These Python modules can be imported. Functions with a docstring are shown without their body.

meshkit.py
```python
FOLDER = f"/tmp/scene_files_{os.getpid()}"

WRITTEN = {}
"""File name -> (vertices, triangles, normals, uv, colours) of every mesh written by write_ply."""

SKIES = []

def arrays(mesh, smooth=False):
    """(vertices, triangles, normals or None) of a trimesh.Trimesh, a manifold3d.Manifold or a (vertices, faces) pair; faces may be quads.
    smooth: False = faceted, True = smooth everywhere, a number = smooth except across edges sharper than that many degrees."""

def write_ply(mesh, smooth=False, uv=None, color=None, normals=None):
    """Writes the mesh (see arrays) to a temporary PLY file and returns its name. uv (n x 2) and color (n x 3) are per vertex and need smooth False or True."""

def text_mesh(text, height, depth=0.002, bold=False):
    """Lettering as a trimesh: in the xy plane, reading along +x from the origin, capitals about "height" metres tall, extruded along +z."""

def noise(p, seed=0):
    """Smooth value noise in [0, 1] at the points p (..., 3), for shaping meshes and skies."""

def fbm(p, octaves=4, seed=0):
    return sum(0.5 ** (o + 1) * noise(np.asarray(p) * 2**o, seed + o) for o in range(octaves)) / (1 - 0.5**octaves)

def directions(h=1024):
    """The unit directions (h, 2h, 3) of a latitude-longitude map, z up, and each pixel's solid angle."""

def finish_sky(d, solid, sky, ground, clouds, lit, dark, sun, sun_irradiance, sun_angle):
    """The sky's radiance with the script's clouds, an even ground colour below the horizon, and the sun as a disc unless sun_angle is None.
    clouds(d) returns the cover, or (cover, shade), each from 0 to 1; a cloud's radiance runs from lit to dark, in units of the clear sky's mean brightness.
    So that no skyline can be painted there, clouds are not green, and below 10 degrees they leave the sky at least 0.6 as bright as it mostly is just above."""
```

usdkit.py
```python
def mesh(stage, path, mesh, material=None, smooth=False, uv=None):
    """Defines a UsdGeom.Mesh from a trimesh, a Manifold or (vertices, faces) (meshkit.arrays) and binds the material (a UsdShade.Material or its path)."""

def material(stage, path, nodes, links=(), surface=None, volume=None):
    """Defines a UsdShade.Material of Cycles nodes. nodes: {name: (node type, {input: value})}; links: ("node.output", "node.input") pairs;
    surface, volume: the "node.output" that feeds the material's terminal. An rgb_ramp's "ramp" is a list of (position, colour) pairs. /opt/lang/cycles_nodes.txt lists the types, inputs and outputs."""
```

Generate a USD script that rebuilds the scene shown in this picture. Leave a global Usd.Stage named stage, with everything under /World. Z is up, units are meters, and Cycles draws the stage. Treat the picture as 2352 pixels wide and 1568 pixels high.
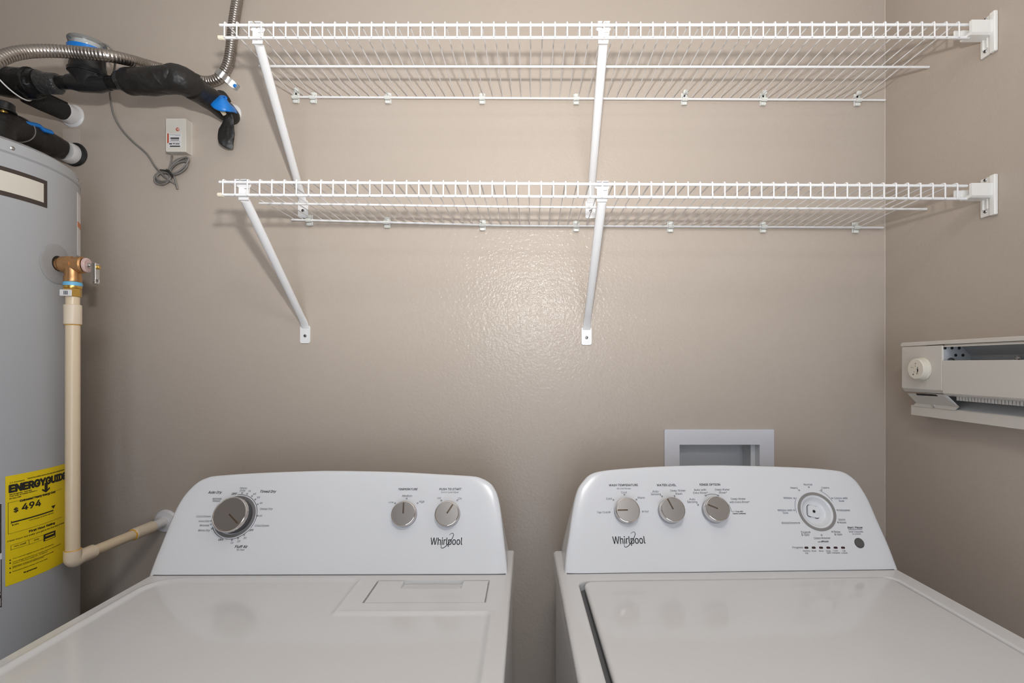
import math, random
import numpy as np, trimesh, shapely, usdkit, meshkit
import manifold3d as m3
from shapely.geometry import Polygon, LineString
from pxr import Usd, UsdGeom, UsdLux, UsdShade, Gf, Sdf

random.seed(7); np.random.seed(7)
stage = Usd.Stage.CreateInMemory()
UsdGeom.SetStageUpAxis(stage, UsdGeom.Tokens.z); UsdGeom.SetStageMetersPerUnit(stage, 1.0)
UsdGeom.Xform.Define(stage, '/World'); UsdGeom.Scope.Define(stage, '/World/Looks')

# ------------------------------------------------------------------ camera, lights, exposure
F, CX, CY, HC = 1128.0, 1222.0, 835.0, 1.36          # focal length and principal point in pixels of the 2352x1568 frame; lens height
MM = 36.0 / 2352
cam = UsdGeom.Camera.Define(stage, '/World/camera')
cam.CreateFocalLengthAttr(F * MM); cam.CreateHorizontalApertureAttr(36.0); cam.CreateVerticalApertureAttr(24.0)
cam.CreateHorizontalApertureOffsetAttr((1176 - CX) * MM); cam.CreateVerticalApertureOffsetAttr((CY - 784) * MM)
cam.CreateClippingRangeAttr(Gf.Vec2f(0.02, 50)); cam.CreateExposureAttr(2.55)
cx_ = UsdGeom.Xformable(cam); cx_.AddTranslateOp().Set(Gf.Vec3d(0, 0, HC)); cx_.AddRotateXOp().Set(90.0)

def aim(prim, pos, target):
    d = np.array(target, float) - np.array(pos, float); d /= np.linalg.norm(d)
    z = -d; x = np.cross([0, 0, 1.0], z)
    x = x / np.linalg.norm(x) if np.linalg.norm(x) > 1e-6 else np.array([1.0, 0, 0])
    y = np.cross(z, x)
    UsdGeom.Xformable(prim).AddTransformOp().Set(Gf.Matrix4d(*x, 0, *y, 0, *z, 0, *map(float, pos), 1))
# the photographer's flash, just above the lens, and the room's ceiling lamp behind it
flash = UsdLux.SphereLight.Define(stage, '/World/camera_flash')
flash.CreateRadiusAttr(0.024); flash.CreateIntensityAttr(450.0); flash.CreateColorAttr(Gf.Vec3f(1.0, 0.985, 0.955))
shape = UsdLux.ShapingAPI.Apply(flash.GetPrim()); shape.CreateShapingConeAngleAttr(70.0); shape.CreateShapingConeSoftnessAttr(1.0)
aim(flash, (0.02, 0.02, 1.635), (-0.10, 1.33, 2.68))
lamp = UsdLux.DiskLight.Define(stage, '/World/ceiling_lamp_light')
lamp.CreateRadiusAttr(0.17); lamp.CreateIntensityAttr(5.0); lamp.CreateColorAttr(Gf.Vec3f(1.0, 0.97, 0.93))
aim(lamp, (0.1, -0.15, 2.37), (0.1, -0.149, 0.0))

# daylight of the next room, which enters through the open doorway behind the camera
day = UsdLux.DomeLight.Define(stage, '/World/daylight')
day.CreateIntensityAttr(0.19); day.CreateColorAttr(Gf.Vec3f(0.84, 0.94, 1.09))

# ------------------------------------------------------------------ projection helpers
def P(px, py, y):                      # the point at distance y in front of the lens that stands at this pixel
    return np.array([(px - CX) / F * y, y, HC + (CY - py) / F * y])
def at_z(px, py, z):
    return P(px, py, (HC - z) * F / (py - CY))

# ------------------------------------------------------------------ materials
LK = '/World/Looks/'
def principled(name, color, rough=0.5, metal=0.0, bump=None, spec=0.5, **kw):
    n = {'p': ('principled_bsdf', dict(base_color=color, roughness=rough, metallic=metal, specular_ior_level=spec, **kw))}
    l = []
    if bump:
        sc, st, dist = bump
        n['tc'] = ('texture_coordinate', {}); n['nz'] = ('noise_texture', dict(scale=sc, detail=2.0, roughness=0.5))
        n['b'] = ('bump', dict(strength=st, distance=dist))
        l = [('tc.object', 'nz.vector'), ('nz.fac', 'b.height'), ('b.normal', 'p.normal')]
    return usdkit.material(stage, LK + name, n, l, surface='p.BSDF')
def paint(name, color):
    # rolled wall paint: a smooth coloured body under a glossy, finely pebbled skin
    n = {'g': ('geometry', {}), 'n1': ('noise_texture', dict(scale=165.0, detail=1.5, roughness=0.5)), 'n2': ('noise_texture', dict(scale=5.0, detail=3.0)),
         'v': ('noise_texture', dict(scale=85.0, detail=1.0)), 'm': ('mix_float', dict(fac=0.35)),
         'b': ('bump', dict(strength=0.46, distance=0.0042)), 'b2': ('bump', dict(strength=0.10, distance=0.0042)),
         'r': ('rgb_ramp', dict(ramp=[(0.3, tuple(c * 0.985 for c in color)), (0.7, color)])),
         'p': ('principled_bsdf', dict(roughness=0.5, specular_ior_level=0.06, coat_weight=0.33, coat_roughness=0.22, coat_ior=1.45))}
    l = [('g.position', 'n1.vector'), ('g.position', 'n2.vector'), ('g.position', 'v.vector'), ('n1.fac', 'm.a'), ('v.fac', 'm.b'), ('m.result', 'b.height'), ('m.result', 'b2.height'),
         ('b.normal', 'p.coat_normal'), ('b2.normal', 'p.normal'), ('n2.fac', 'r.fac'), ('r.color', 'p.base_color')]
    return usdkit.material(stage, LK + name, n, l, surface='p.BSDF')
M = {}
M['wall'] = paint('taupe_wall_paint', (0.475, 0.408, 0.348))
M['ceiling'] = principled('white_ceiling_paint', (0.78, 0.76, 0.73), 0.8, bump=(60, 0.2, 0.004))
M['floor'] = principled('grey_vinyl_floor', (0.33, 0.30, 0.27), 0.45)
M['caulk'] = principled('white_caulk', (0.54, 0.475, 0.415), 0.4)
M['vinyl'] = principled('white_vinyl_coating', (0.79, 0.785, 0.785), 0.32)
M['cream_cap'] = principled('cream_plastic', (0.82, 0.75, 0.60), 0.4)
M['clip'] = principled('translucent_white_plastic', (0.76, 0.77, 0.73), 0.3, alpha=0.92)
M['bracket'] = principled('white_plastic', (0.80, 0.79, 0.76), 0.35)
M['screw'] = principled('zinc_screw', (0.45, 0.45, 0.46), 0.3, 1.0)
M['dark'] = principled('black_recess', (0.012, 0.011, 0.011), 0.6)
M['enamel'] = principled('white_enamel', (0.655, 0.65, 0.65), 0.10, spec=0.5)
M['console'] = principled('white_console_plastic', (0.74, 0.75, 0.77), 0.2, spec=0.45)
M['gasket'] = principled('grey_lid_seal', (0.12, 0.12, 0.125), 0.5)
M['chrome'] = principled('satin_chrome', (0.62, 0.58, 0.55), 0.12, 1.0)
M['brushed'] = principled('brushed_metal_face', (0.40, 0.38, 0.365), 0.36, 0.9)
M['skirt'] = principled('dark_grey_plastic', (0.075, 0.075, 0.08), 0.35)
M['knob_body'] = principled('grey_knob_body', (0.40, 0.40, 0.43), 0.3)
M['pointer'] = principled('dark_bronze_pointer', (0.16, 0.12, 0.09), 0.3, 0.7)
M['ink'] = principled('charcoal_ink', (0.03, 0.03, 0.035), 0.6)
M['ink_soft'] = principled('soft_grey_ink', (0.11, 0.11, 0.12), 0.6)
M['ink_blue'] = principled('blue_grey_ink', (0.10, 0.12, 0.19), 0.6)
M['ring'] = principled('warm_grey_ring', (0.26, 0.25, 0.24), 0.5)
M['ring_dark'] = principled('mid_grey_ring', (0.19, 0.18, 0.18), 0.5)
M['led'] = principled('dark_lamp_lens', (0.05, 0.022, 0.022), 0.15)
M['button'] = principled('grey_button', (0.10, 0.095, 0.09), 0.35)
M['tank'] = principled('grey_tank_paint', (0.405, 0.415, 0.43), 0.42)
M['tank_disc'] = principled('grey_plastic_disc', (0.345, 0.345, 0.35), 0.5)
M['sign_brown'] = principled('dark_brown_print', (0.05, 0.036, 0.03), 0.5)
M['sign_cream'] = principled('cream_label', (0.66, 0.62, 0.54), 0.45)
M['paper'] = principled('white_label', (0.72, 0.71, 0.70), 0.5)
M['orange'] = principled('orange_label', (0.62, 0.22, 0.08), 0.5)
M['yellow'] = principled('yellow_label', (0.83, 0.62, 0.006), 0.5)
M['black_ink'] = principled('black_ink', (0.015, 0.014, 0.01), 0.6)
M['brass'] = principled('bronze_casting', (0.56, 0.31, 0.14), 0.38, 0.85, bump=(300, 0.15, 0.001))
M['brass_bright'] = principled('bright_brass', (0.75, 0.48, 0.13), 0.25, 0.9)
M['blue_band'] = principled('light_blue_band', (0.16, 0.47, 0.72), 0.4)
M['pink_disc'] = principled('pink_rating_disc', (0.62, 0.43, 0.40), 0.4)
M['cpvc'] = principled('cream_pipe_plastic', (0.74, 0.60, 0.42), 0.3)
M['cpvc_elbow'] = principled('beige_fitting_plastic', (0.75, 0.63, 0.48), 0.35)
M['glue'] = principled('orange_pipe_glue', (0.70, 0.36, 0.03), 0.25)
M['flange'] = principled('white_flange', (0.70, 0.69, 0.69), 0.4)
M['foam'] = principled('black_pipe_foam', (0.014, 0.0135, 0.013), 0.75, bump=(170, 0.8, 0.004))
M['tape'] = principled('glossy_black_tape', (0.008, 0.0075, 0.0075), 0.2, bump=(42, 0.6, 0.012), spec=0.35)
M['tape_brown'] = principled('satin_black_tape', (0.019, 0.017, 0.0155), 0.42, bump=(30, 0.6, 0.012), spec=0.35)
M['clear_tape'] = principled('smoky_clear_tape', (0.035, 0.035, 0.035), 0.16, bump=(120, 0.9, 0.006))
M['black_plastic'] = principled('black_plastic', (0.014, 0.014, 0.015), 0.25)
M['blue'] = principled('blue_handle_plastic', (0.008, 0.19, 0.62), 0.32)
M['cream_tape'] = principled('cream_tape', (0.66, 0.58, 0.44), 0.5)
M['steel'] = principled('galvanised_steel', (0.40, 0.365, 0.335), 0.27, 1.0)
M['zinc'] = principled('shiny_zinc', (0.66, 0.66, 0.65), 0.26, 1.0)
M['wire_grey'] = principled('grey_cable', (0.20, 0.185, 0.17), 0.42)
M['wire_tie'] = principled('black_cable_tie', (0.02, 0.02, 0.02), 0.4)
M['box'] = principled('ivory_box_plastic', (0.68, 0.64, 0.57), 0.42)
M['red'] = principled('red_print', (0.50, 0.07, 0.03), 0.5)
M['heater'] = principled('almond_enamel', (0.61, 0.575, 0.525), 0.32)
M['heater_in'] = principled('grey_galvanised_sheet', (0.47, 0.485, 0.50), 0.42, 0.0)
M['fin'] = principled('pale_fin_metal', (0.56, 0.54, 0.51), 0.4)
M['heater_knob'] = principled('almond_knob', (0.72, 0.67, 0.57), 0.4)
M['plaster_patch'] = principled('pale_patch', (0.52, 0.455, 0.40), 0.55)
M['outlet'] = principled('white_outlet_plastic', (0.66, 0.66, 0.70), 0.4)
M['outlet_in'] = principled('grey_white_liner', (0.68, 0.69, 0.71), 0.45)
def clear_plastic():
    n = {'t': ('transparent_bsdf', dict(color=(0.86, 0.88, 0.87))), 'g': ('glossy_bsdf', dict(color=(1, 1, 1), roughness=0.08)), 'd': ('diffuse_bsdf', dict(color=(0.6, 0.61, 0.6))),
         'm0': ('mix_closure', dict(fac=0.16)), 'f': ('fresnel', dict(IOR=1.5)), 'm': ('mix_closure', {})}
    return usdkit.material(stage, LK + 'clear_dome_plastic', n, [('t.BSDF', 'm0.closure1'), ('d.BSDF', 'm0.closure2'), ('m0.closure', 'm.closure1'), ('g.BSDF', 'm.closure2'), ('f.fac', 'm.fac')], surface='m.closure')
M['clear'] = clear_plastic()
M['lamp_glow'] = usdkit.material(stage, LK + 'lamp_glass', {'e': ('emission', dict(color=(1.0, 0.93, 0.83), strength=3.0))}, [], surface='e.emission')

# ------------------------------------------------------------------ object helpers
used, frames = {}, {}
def unique(parent, name):
    k = used.get((parent, name), 0); used[(parent, name)] = k + 1
    return f'{parent}/{name}' + (f'_{k:03d}' if k else '')
def tag(prim, label=None, cat=None, group=None, kind=None):
    for k, v in (('label', label), ('category', cat), ('group', group), ('kind', kind)):
        if v: prim.SetCustomDataByKey(k, v)
    return prim
def thing(name, label, cat, loc=(0, 0, 0), rz=0.0, group=None, kind=None):
    path = unique('/World', name)
    x = UsdGeom.Xform.Define(stage, path)
    x.AddTranslateOp().Set(Gf.Vec3d(*map(float, loc)))
    if rz: x.AddRotateZOp().Set(math.degrees(rz))
    frames[path] = (np.array(loc, float), rz)
    tag(x.GetPrim(), label, cat, group, kind)
    return path
def part(name, mesh, mat, parent, smooth=32, label=None, local=False, kind=None):
    """a mesh of its own under a thing or a part; vertices come in world coordinates unless local"""
    v, f, n = meshkit.arrays(mesh, False)
    if not local:
        top = '/'.join(parent.split('/')[:3])
        if top in frames:
            loc, rz = frames[top]; v = v - loc
            c, s = math.cos(-rz), math.sin(-rz)
            v = np.stack([c * v[:, 0] - s * v[:, 1], s * v[:, 0] + c * v[:, 1], v[:, 2]], 1)
    path = unique(parent, name)
    m = usdkit.mesh(stage, path, trimesh.Trimesh(v, f, process=False) if smooth else (v, f), M[mat], smooth=smooth)
    tag(m.GetPrim(), label, kind=kind)
    return path
def solo(name, mesh, mat, label=None, cat=None, group=None, kind=None, smooth=32):
    path = part(name, mesh, mat, '/World', smooth)
    tag(stage.GetPrimAtPath(path), label, cat, group, kind)
    return path
def copy_of(src, name, label, loc, rz=0.0):
    path = thing(name, label, stage.GetPrimAtPath(src).GetCustomDataByKey('category'), loc, rz, stage.GetPrimAtPath(src).GetCustomDataByKey('group'))
    p = stage.GetPrimAtPath(path); p.GetReferences().AddInternalReference(src); p.SetInstanceable(True)
    return path
cat_ = trimesh.util.concatenate
def box(x0, x1, y0, y1, z0, z1):
    b = trimesh.creation.box((x1 - x0, y1 - y0, z1 - z0)); b.apply_translation(((x0 + x1) / 2, (y0 + y1) / 2, (z0 + z1) / 2)); return b
def tm(man):
    m = man.to_mesh(); return trimesh.Trimesh(m.vert_properties[:, :3], m.tri_verts, process=False)
def man(mesh):
    mesh = trimesh.Trimesh(mesh.vertices, mesh.faces, process=True); 
    return m3.Manifold(m3.Mesh(np.asarray(mesh.vertices, np.float32), np.asarray(mesh.faces, np.uint32)))
def rbox_m(x0, x1, y0, y1, z0, z1, r, seg=12):
    s = m3.Manifold.sphere(r, seg)
    return m3.Manifold.batch_hull([s.translate((x, y, z)) for x in (x0 + r, x1 - r) for y in (y0 + r, y1 - r) for z in (z0 + r, z1 - r)])
def rbox(*a, **k): return tm(rbox_m(*a, **k))
def frame_from(d, up=(0, 0, 1)):
    z = np.array(d, float); z /= np.linalg.norm(z)
    x = np.cross(up, z)
    if np.linalg.norm(x) < 1e-6: x = np.cross((0, 1, 0), z)
    x /= np.linalg.norm(x); return np.stack([x, np.cross(z, x), z], 1)
def place(mesh, R, t):
    v = np.asarray(mesh.vertices) @ np.asarray(R).T + np.asarray(t); return trimesh.Trimesh(v, mesh.faces, process=False)
def lathe(profile, seg=40):
    """(r, z) pairs from bottom to top, turned about z; ends on the axis are closed"""
    pr = [(0.0, profile[0][1])] * int(profile[0][0] > 1e-9) + list(profile) + [(0.0, profile[-1][1])] * int(profile[-1][0] > 1e-9)
    v, f, rows = [], [], []
    for r, z in pr:
        if r < 1e-9: rows.append([len(v)]); v.append((0, 0, z))
        else:
            rows.append(list(range(len(v), len(v) + seg))); v += [(r * math.cos(2 * math.pi * k / seg), r * math.sin(2 * math.pi * k / seg), z) for k in range(seg)]
    for a, b in zip(rows, rows[1:]):
        for k in range(seg):
            k1 = (k + 1) % seg
            if len(a) == 1 and len(b) == 1: continue
            if len(a) == 1: f.append((a[0], b[k1], b[k]))
            elif len(b) == 1: f.append((a[k], a[k1], b[0]))
            else: f += [(a[k], a[k1], b[k1]), (a[k], b[k1], b[k])]
    return trimesh.Trimesh(np.array(v, float), np.array(f), process=False)
def tube(path, r, seg=12, caps=True, squash=None, closed=False):
    """a round bar along a polyline; r a number or one per point; squash = (direction, factor) flattens the section along a direction"""
    p = np.array(path, float); n = len(p)
    if closed: t = np.roll(p, -1, 0) - np.roll(p, 1, 0)
    else:
        t = np.zeros_like(p); t[1:-1] = p[2:] - p[:-2]; t[0] = p[1] - p[0]; t[-1] = p[-1] - p[-2]
    t /= np.maximum(np.linalg.norm(t, axis=1, keepdims=True), 1e-12)
    r = np.broadcast_to(np.asarray(r, float), (n,))
    ref = np.array([0, 0, 1.0]) if abs(t[0][2]) < 0.9 else np.array([1.0, 0, 0])
    x = np.cross(ref, t[0]); x /= np.linalg.norm(x); v = []
    ang = np.arange(seg) * 2 * math.pi / seg + math.pi / seg
    for k in range(n):
        x = x - t[k] * (x @ t[k]); x /= np.linalg.norm(x); y = np.cross(t[k], x)
        ring = r[k] * (np.cos(ang)[:, None] * x + np.sin(ang)[:, None] * y)
        if squash is not None:
            d = np.array(squash[0], float); d = d - t[k] * (d @ t[k]); d /= np.linalg.norm(d)
            fac = squash[1][k] if np.ndim(squash[1]) else squash[1]
            ring = ring + (fac - 1) * (ring @ d)[:, None] * d
        v.append(p[k] + ring)
    v = np.vstack(v); f = []
    for k in range(n if closed else n - 1):
        a, b = k * seg, ((k + 1) % n) * seg
        for j in range(seg):
            j1 = (j + 1) % seg; f += [(a + j, a + j1, b + j1), (a + j, b + j1, b + j)]
    if caps and not closed:
        c0, c1 = len(v), len(v) + 1; v = np.vstack([v, p[0], p[-1]])
        for j in range(seg):
            j1 = (j + 1) % seg; f += [(c0, j1, j), (c1, (n - 1) * seg + j, (n - 1) * seg + j1)]
    return trimesh.Trimesh(v, np.array(f), process=False)
def spline(pts, step=0.004, closed=False):
    p = np.array(pts, float)
    q = np.vstack([p[-1], p, p[0], p[1]]) if closed else np.vstack([2 * p[0] - p[1], p, 2 * p[-1] - p[-2]])
    out = []
    for i in range(1, len(q) - 2):
        a, b, c, d = q[i - 1:i + 3]; n = max(2, int(np.linalg.norm(c - b) / step))
        for t in np.arange(n) / n:
            out.append(0.5 * (2 * b + (c - a) * t + (2 * a - 5 * b + 4 * c - d) * t * t + (3 * b - a - 3 * c + d) * t ** 3))
    if not closed: out.append(p[-1])
    return np.array(out)
def resample(path, step):
    p = np.array(path, float); s = np.r_[0, np.cumsum(np.linalg.norm(np.diff(p, axis=0), axis=1))]
    q = np.linspace(0, s[-1], max(2, int(s[-1] / step))); return np.stack([np.interp(q, s, p[:, k]) for k in range(3)], 1), q
def extrude(poly, h, z=0.0):
    gs = getattr(poly, 'geoms', [poly])
    m = cat_([trimesh.creation.extrude_polygon(g, h, engine='earcut') for g in gs]); m.apply_translation((0, 0, z)); return m
def rings(loops, cap0=True, cap1=True):
    """skin between point loops of equal length; caps are fans"""
    n = len(loops[0]); v = np.vstack(loops); f = []
    for k in range(len(loops) - 1):
        a, b = k * n, (k + 1) * n
        for j in range(n):
            j1 = (j + 1) % n; f += [(a + j, a + j1, b + j1), (a + j, b + j1, b + j)]
    v = list(v)
    if cap0: v.append(np.mean(loops[0], 0)); f += [(len(v) - 1, (j + 1) % n, j) for j in range(n)]
    if cap1:
        v.append(np.mean(loops[-1], 0)); o = (len(loops) - 1) * n; f += [(len(v) - 1, o + j, o + (j + 1) % n) for j in range(n)]
    return trimesh.Trimesh(np.array(v), np.array(f), process=False)
def rrect(x0, x1, y0, y1, r, n=6):
    out = []
    for cx, cy, a0 in ((x1 - r, y1 - r, 0), (x0 + r, y1 - r, 90), (x0 + r, y0 + r, 180), (x1 - r, y0 + r, 270)):
        for k in range(n + 1):
            a = math.radians(a0 + 90 * k / n); out.append((cx + r * math.cos(a), cy + r * math.sin(a)))
    return np.array(out)
def screw(p, d, r=0.004, parent=None, name='screw', mat='screw'):
    m = cat_([lathe([(r, 0), (r, 0.0008), (r * 0.75, 0.0018), (r * 0.3, 0.0022)], 14)])
    R = frame_from(d); part(name, place(m, R, p), mat, parent)
    sl = cat_([box(-r * .75, r * .75, -r * .13, r * .13, 0.0018, 0.0026), box(-r * .13, r * .13, -r * .75, r * .75, 0.0018, 0.0026)])
    return place(sl, R, p)
_tc = {}
def text_flat(s, bold=False, italic=0.0):
    """lettering in the xy plane, centred, one unit wide; returns mesh and its height-to-width ratio"""
    if (s, bold, italic) not in _tc:
        m = meshkit.text_mesh(s, 0.02, 0.001, bold); v = np.array(m.vertices)
        v[:, 0] += italic * v[:, 1]
        v -= (v.min(0) + v.max(0)) / 2 * [1, 1, 0]
        w = np.ptp(v[:, 0]); v = v / w; v[:, 2] = np.where(v[:, 2] > 0.01 * 0, v[:, 2], 0)
        _tc[(s, bold, italic)] = (v, np.array(m.faces))
    return _tc[(s, bold, italic)]

# ------------------------------------------------------------------ the room
WY, WX = 1.33, 0.956                     # back wall, right wall
OX0, OX1, OZ0, OZ1 = 0.357, 0.652, 0.98, 1.183      # outer frame of the recessed outlet box
ix0, ix1, iz0, iz1 = P(1559, 0, WY)[0], P(1742, 0, WY)[0], 1.02, P(0, 1020, WY)[2]
def struct(name, mesh, mat, label):
    return solo(name, mesh, mat, label, kind='structure')
wb = man(box(-1.66, WX + 0.1, WY, WY + 0.13, 0, 2.46)) - man(box(ix0 - 0.004, ix1 + 0.004, WY - 0.02, WY + 0.112, iz0 - 0.004, iz1 + 0.004))
struct('wall_back', tm(wb), 'wall', 'taupe painted textured wall behind the machines and shelves')
struct('wall_right', box(WX, WX + 0.1, -1.0, WY, 0, 2.46), 'wall', 'taupe painted wall at the right with the heater on it')
struct('wall_left', box(-1.76, -1.66, -1.0, WY + 0.13, 0, 2.46), 'wall', 'taupe painted wall at the left behind the water heater')
struct('wall_front', tm(man(box(-1.76, WX + 0.1, -1.1, -1.0, 0, 2.46)) - man(box(-0.35, 0.60, -1.2, -0.9, -0.1, 2.05))), 'wall', 'taupe painted wall with an open doorway behind the camera')
struct('floor', box(-1.76, WX + 0.1, -1.1, WY + 0.13, -0.05, 0), 'floor', 'grey vinyl floor under the machines')
struct('ceiling', box(-1.76, WX + 0.1, -1.1, WY + 0.13, 2.46, 2.52), 'ceiling', 'white painted ceiling')
struct('trim_1', tube([(WX - 0.0004, WY - 0.0004, 0.0), (WX - 0.0004, WY - 0.0004, 2.46)], 0.0015, 8), 'caulk', 'thin pale caulk line in the right corner of the walls')
lampx = thing('ceiling_lamp', 'round white ceiling lamp above the camera', 'lamp', (0.1, -0.15, 2.38))
part('base', place(lathe([(0.17, 0.02), (0.19, 0.03), (0.19, 0.08)], 40), np.eye(3), (0.1, -0.15, 2.38)), 'bracket', lampx)

# ------------------------------------------------------------------ wire shelves
YF, YR, YM = 1.025, WY - 0.010, 1.174
def make_shelf(label, zft, zfb, zr, zm, x_first, rail_x, mid_x, rear_x, n):
    """zft, zfb, zr, zm: height of the front top, front bottom, rear and middle rails as functions of x"""
    t = thing('wire_shelf', label, 'wire shelf', (rail_x[0], WY, zr(0.0)), group='white wire shelves')
    def rail(name, x0, x1, y, z, r):
        xs = np.linspace(x0, x1, 24); return part(name, tube([(x, y, z(x)) for x in xs], r, 12), 'vinyl', t)
    rail('front_rail', rail_x[0], rail_x[1], YF, zft, 0.0030)
    rail('front_rail', rail_x[0], rail_x[1], YF, zfb, 0.0030)
    rail('middle_rail', mid_x[0], mid_x[1], YM, zm, 0.0028)
    rail('rear_rail', rear_x[0], rear_x[1], YR, zr, 0.0029)
    p0 = np.array([rail_x[0] - 0.004, YF, zfb(rail_x[0])])
    part('end_cap', tube([p0, p0 + [0.002, 0, 0], p0 + [0.013, 0, 0], p0 + [0.0135, 0, 0]], [0.0030, 0.0046, 0.0046, 0.003], 12), 'cream_cap', t, label='cream plastic end cap')
    for k in range(n):
        x = x_first + k * 0.02545
        zt, zb, r = zft(x), zfb(x), 0.0016
        q = [(x, YF - 0.0044, zb - 0.0025), (x, YF - 0.0044, zt + 0.0015), (x, YF - 0.0034, zt + 0.0036), (x, YF - 0.0008, zt + 0.0047), (x, YF + 0.006, zt + 0.0048),
             (x, YM, zm(x) + 0.0042), (x, YR - 0.001, zr(x) + 0.0042), (x, YR + 0.002, zr(x) + 0.0036)]
        part('deck_wire', tube(q, [r] * 5 + [0.00125] * 3, 7), 'vinyl', t)
    return t
lin = lambda a, za, b, zb: (lambda x: za + (zb - za) * (x - a) / (b - a))
pcs = lambda *pts: (lambda x: float(np.interp(x, [p[0] for p in pts], [p[1] for p in pts])))
XL = P(505, 0, YF)[0]
zU = lin(XL, P(0, 58, YF)[2], .9, P(0, 57.2, YF)[2]); zUb = lin(XL, P(0, 86.8, YF)[2], .9, P(0, 86, YF)[2])
zUr = lin(-.646, P(0, 222.8, YR)[2], .949, P(0, 229.8, YR)[2]); zUm = lin(-.65, P(0, 152.2, YM)[2], .949, P(0, 154, YM)[2])
make_shelf('upper white wire shelf with small cream end cap, hung high across the wall', zU, zUb, zUr, zUm, P(518.5, 0, YF)[0], (XL, 0.912), (-0.652, 0.949), (-0.646, 0.949), 61)
zL = lin(XL, P(0, 418.2, YF)[2], .9, P(0, 427, YF)[2]); zLb = lin(XL, P(0, 447.4, YF)[2], .9, P(0, 456.3, YF)[2])
zLr = pcs((-.646, P(0, 504.4, YR)[2]), (-.073, P(0, 518, YR)[2]), (.3, P(0, 519.6, YR)[2]), (.949, P(0, 522.6, YR)[2]))
zLm = pcs((-.652, P(0, 466.8, YM)[2]), (-.065, P(0, 474.8, YM)[2]), (.949, P(0, 480.2, YM)[2]))
make_shelf('lower white wire shelf with small cream end cap, under the other shelf', zL, zLb, zLr, zLm, P(514.8, 0, YF)[0], (XL - .001, 0.908), (-0.652, 0.943), (-0.646, 0.944), 61)

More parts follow.
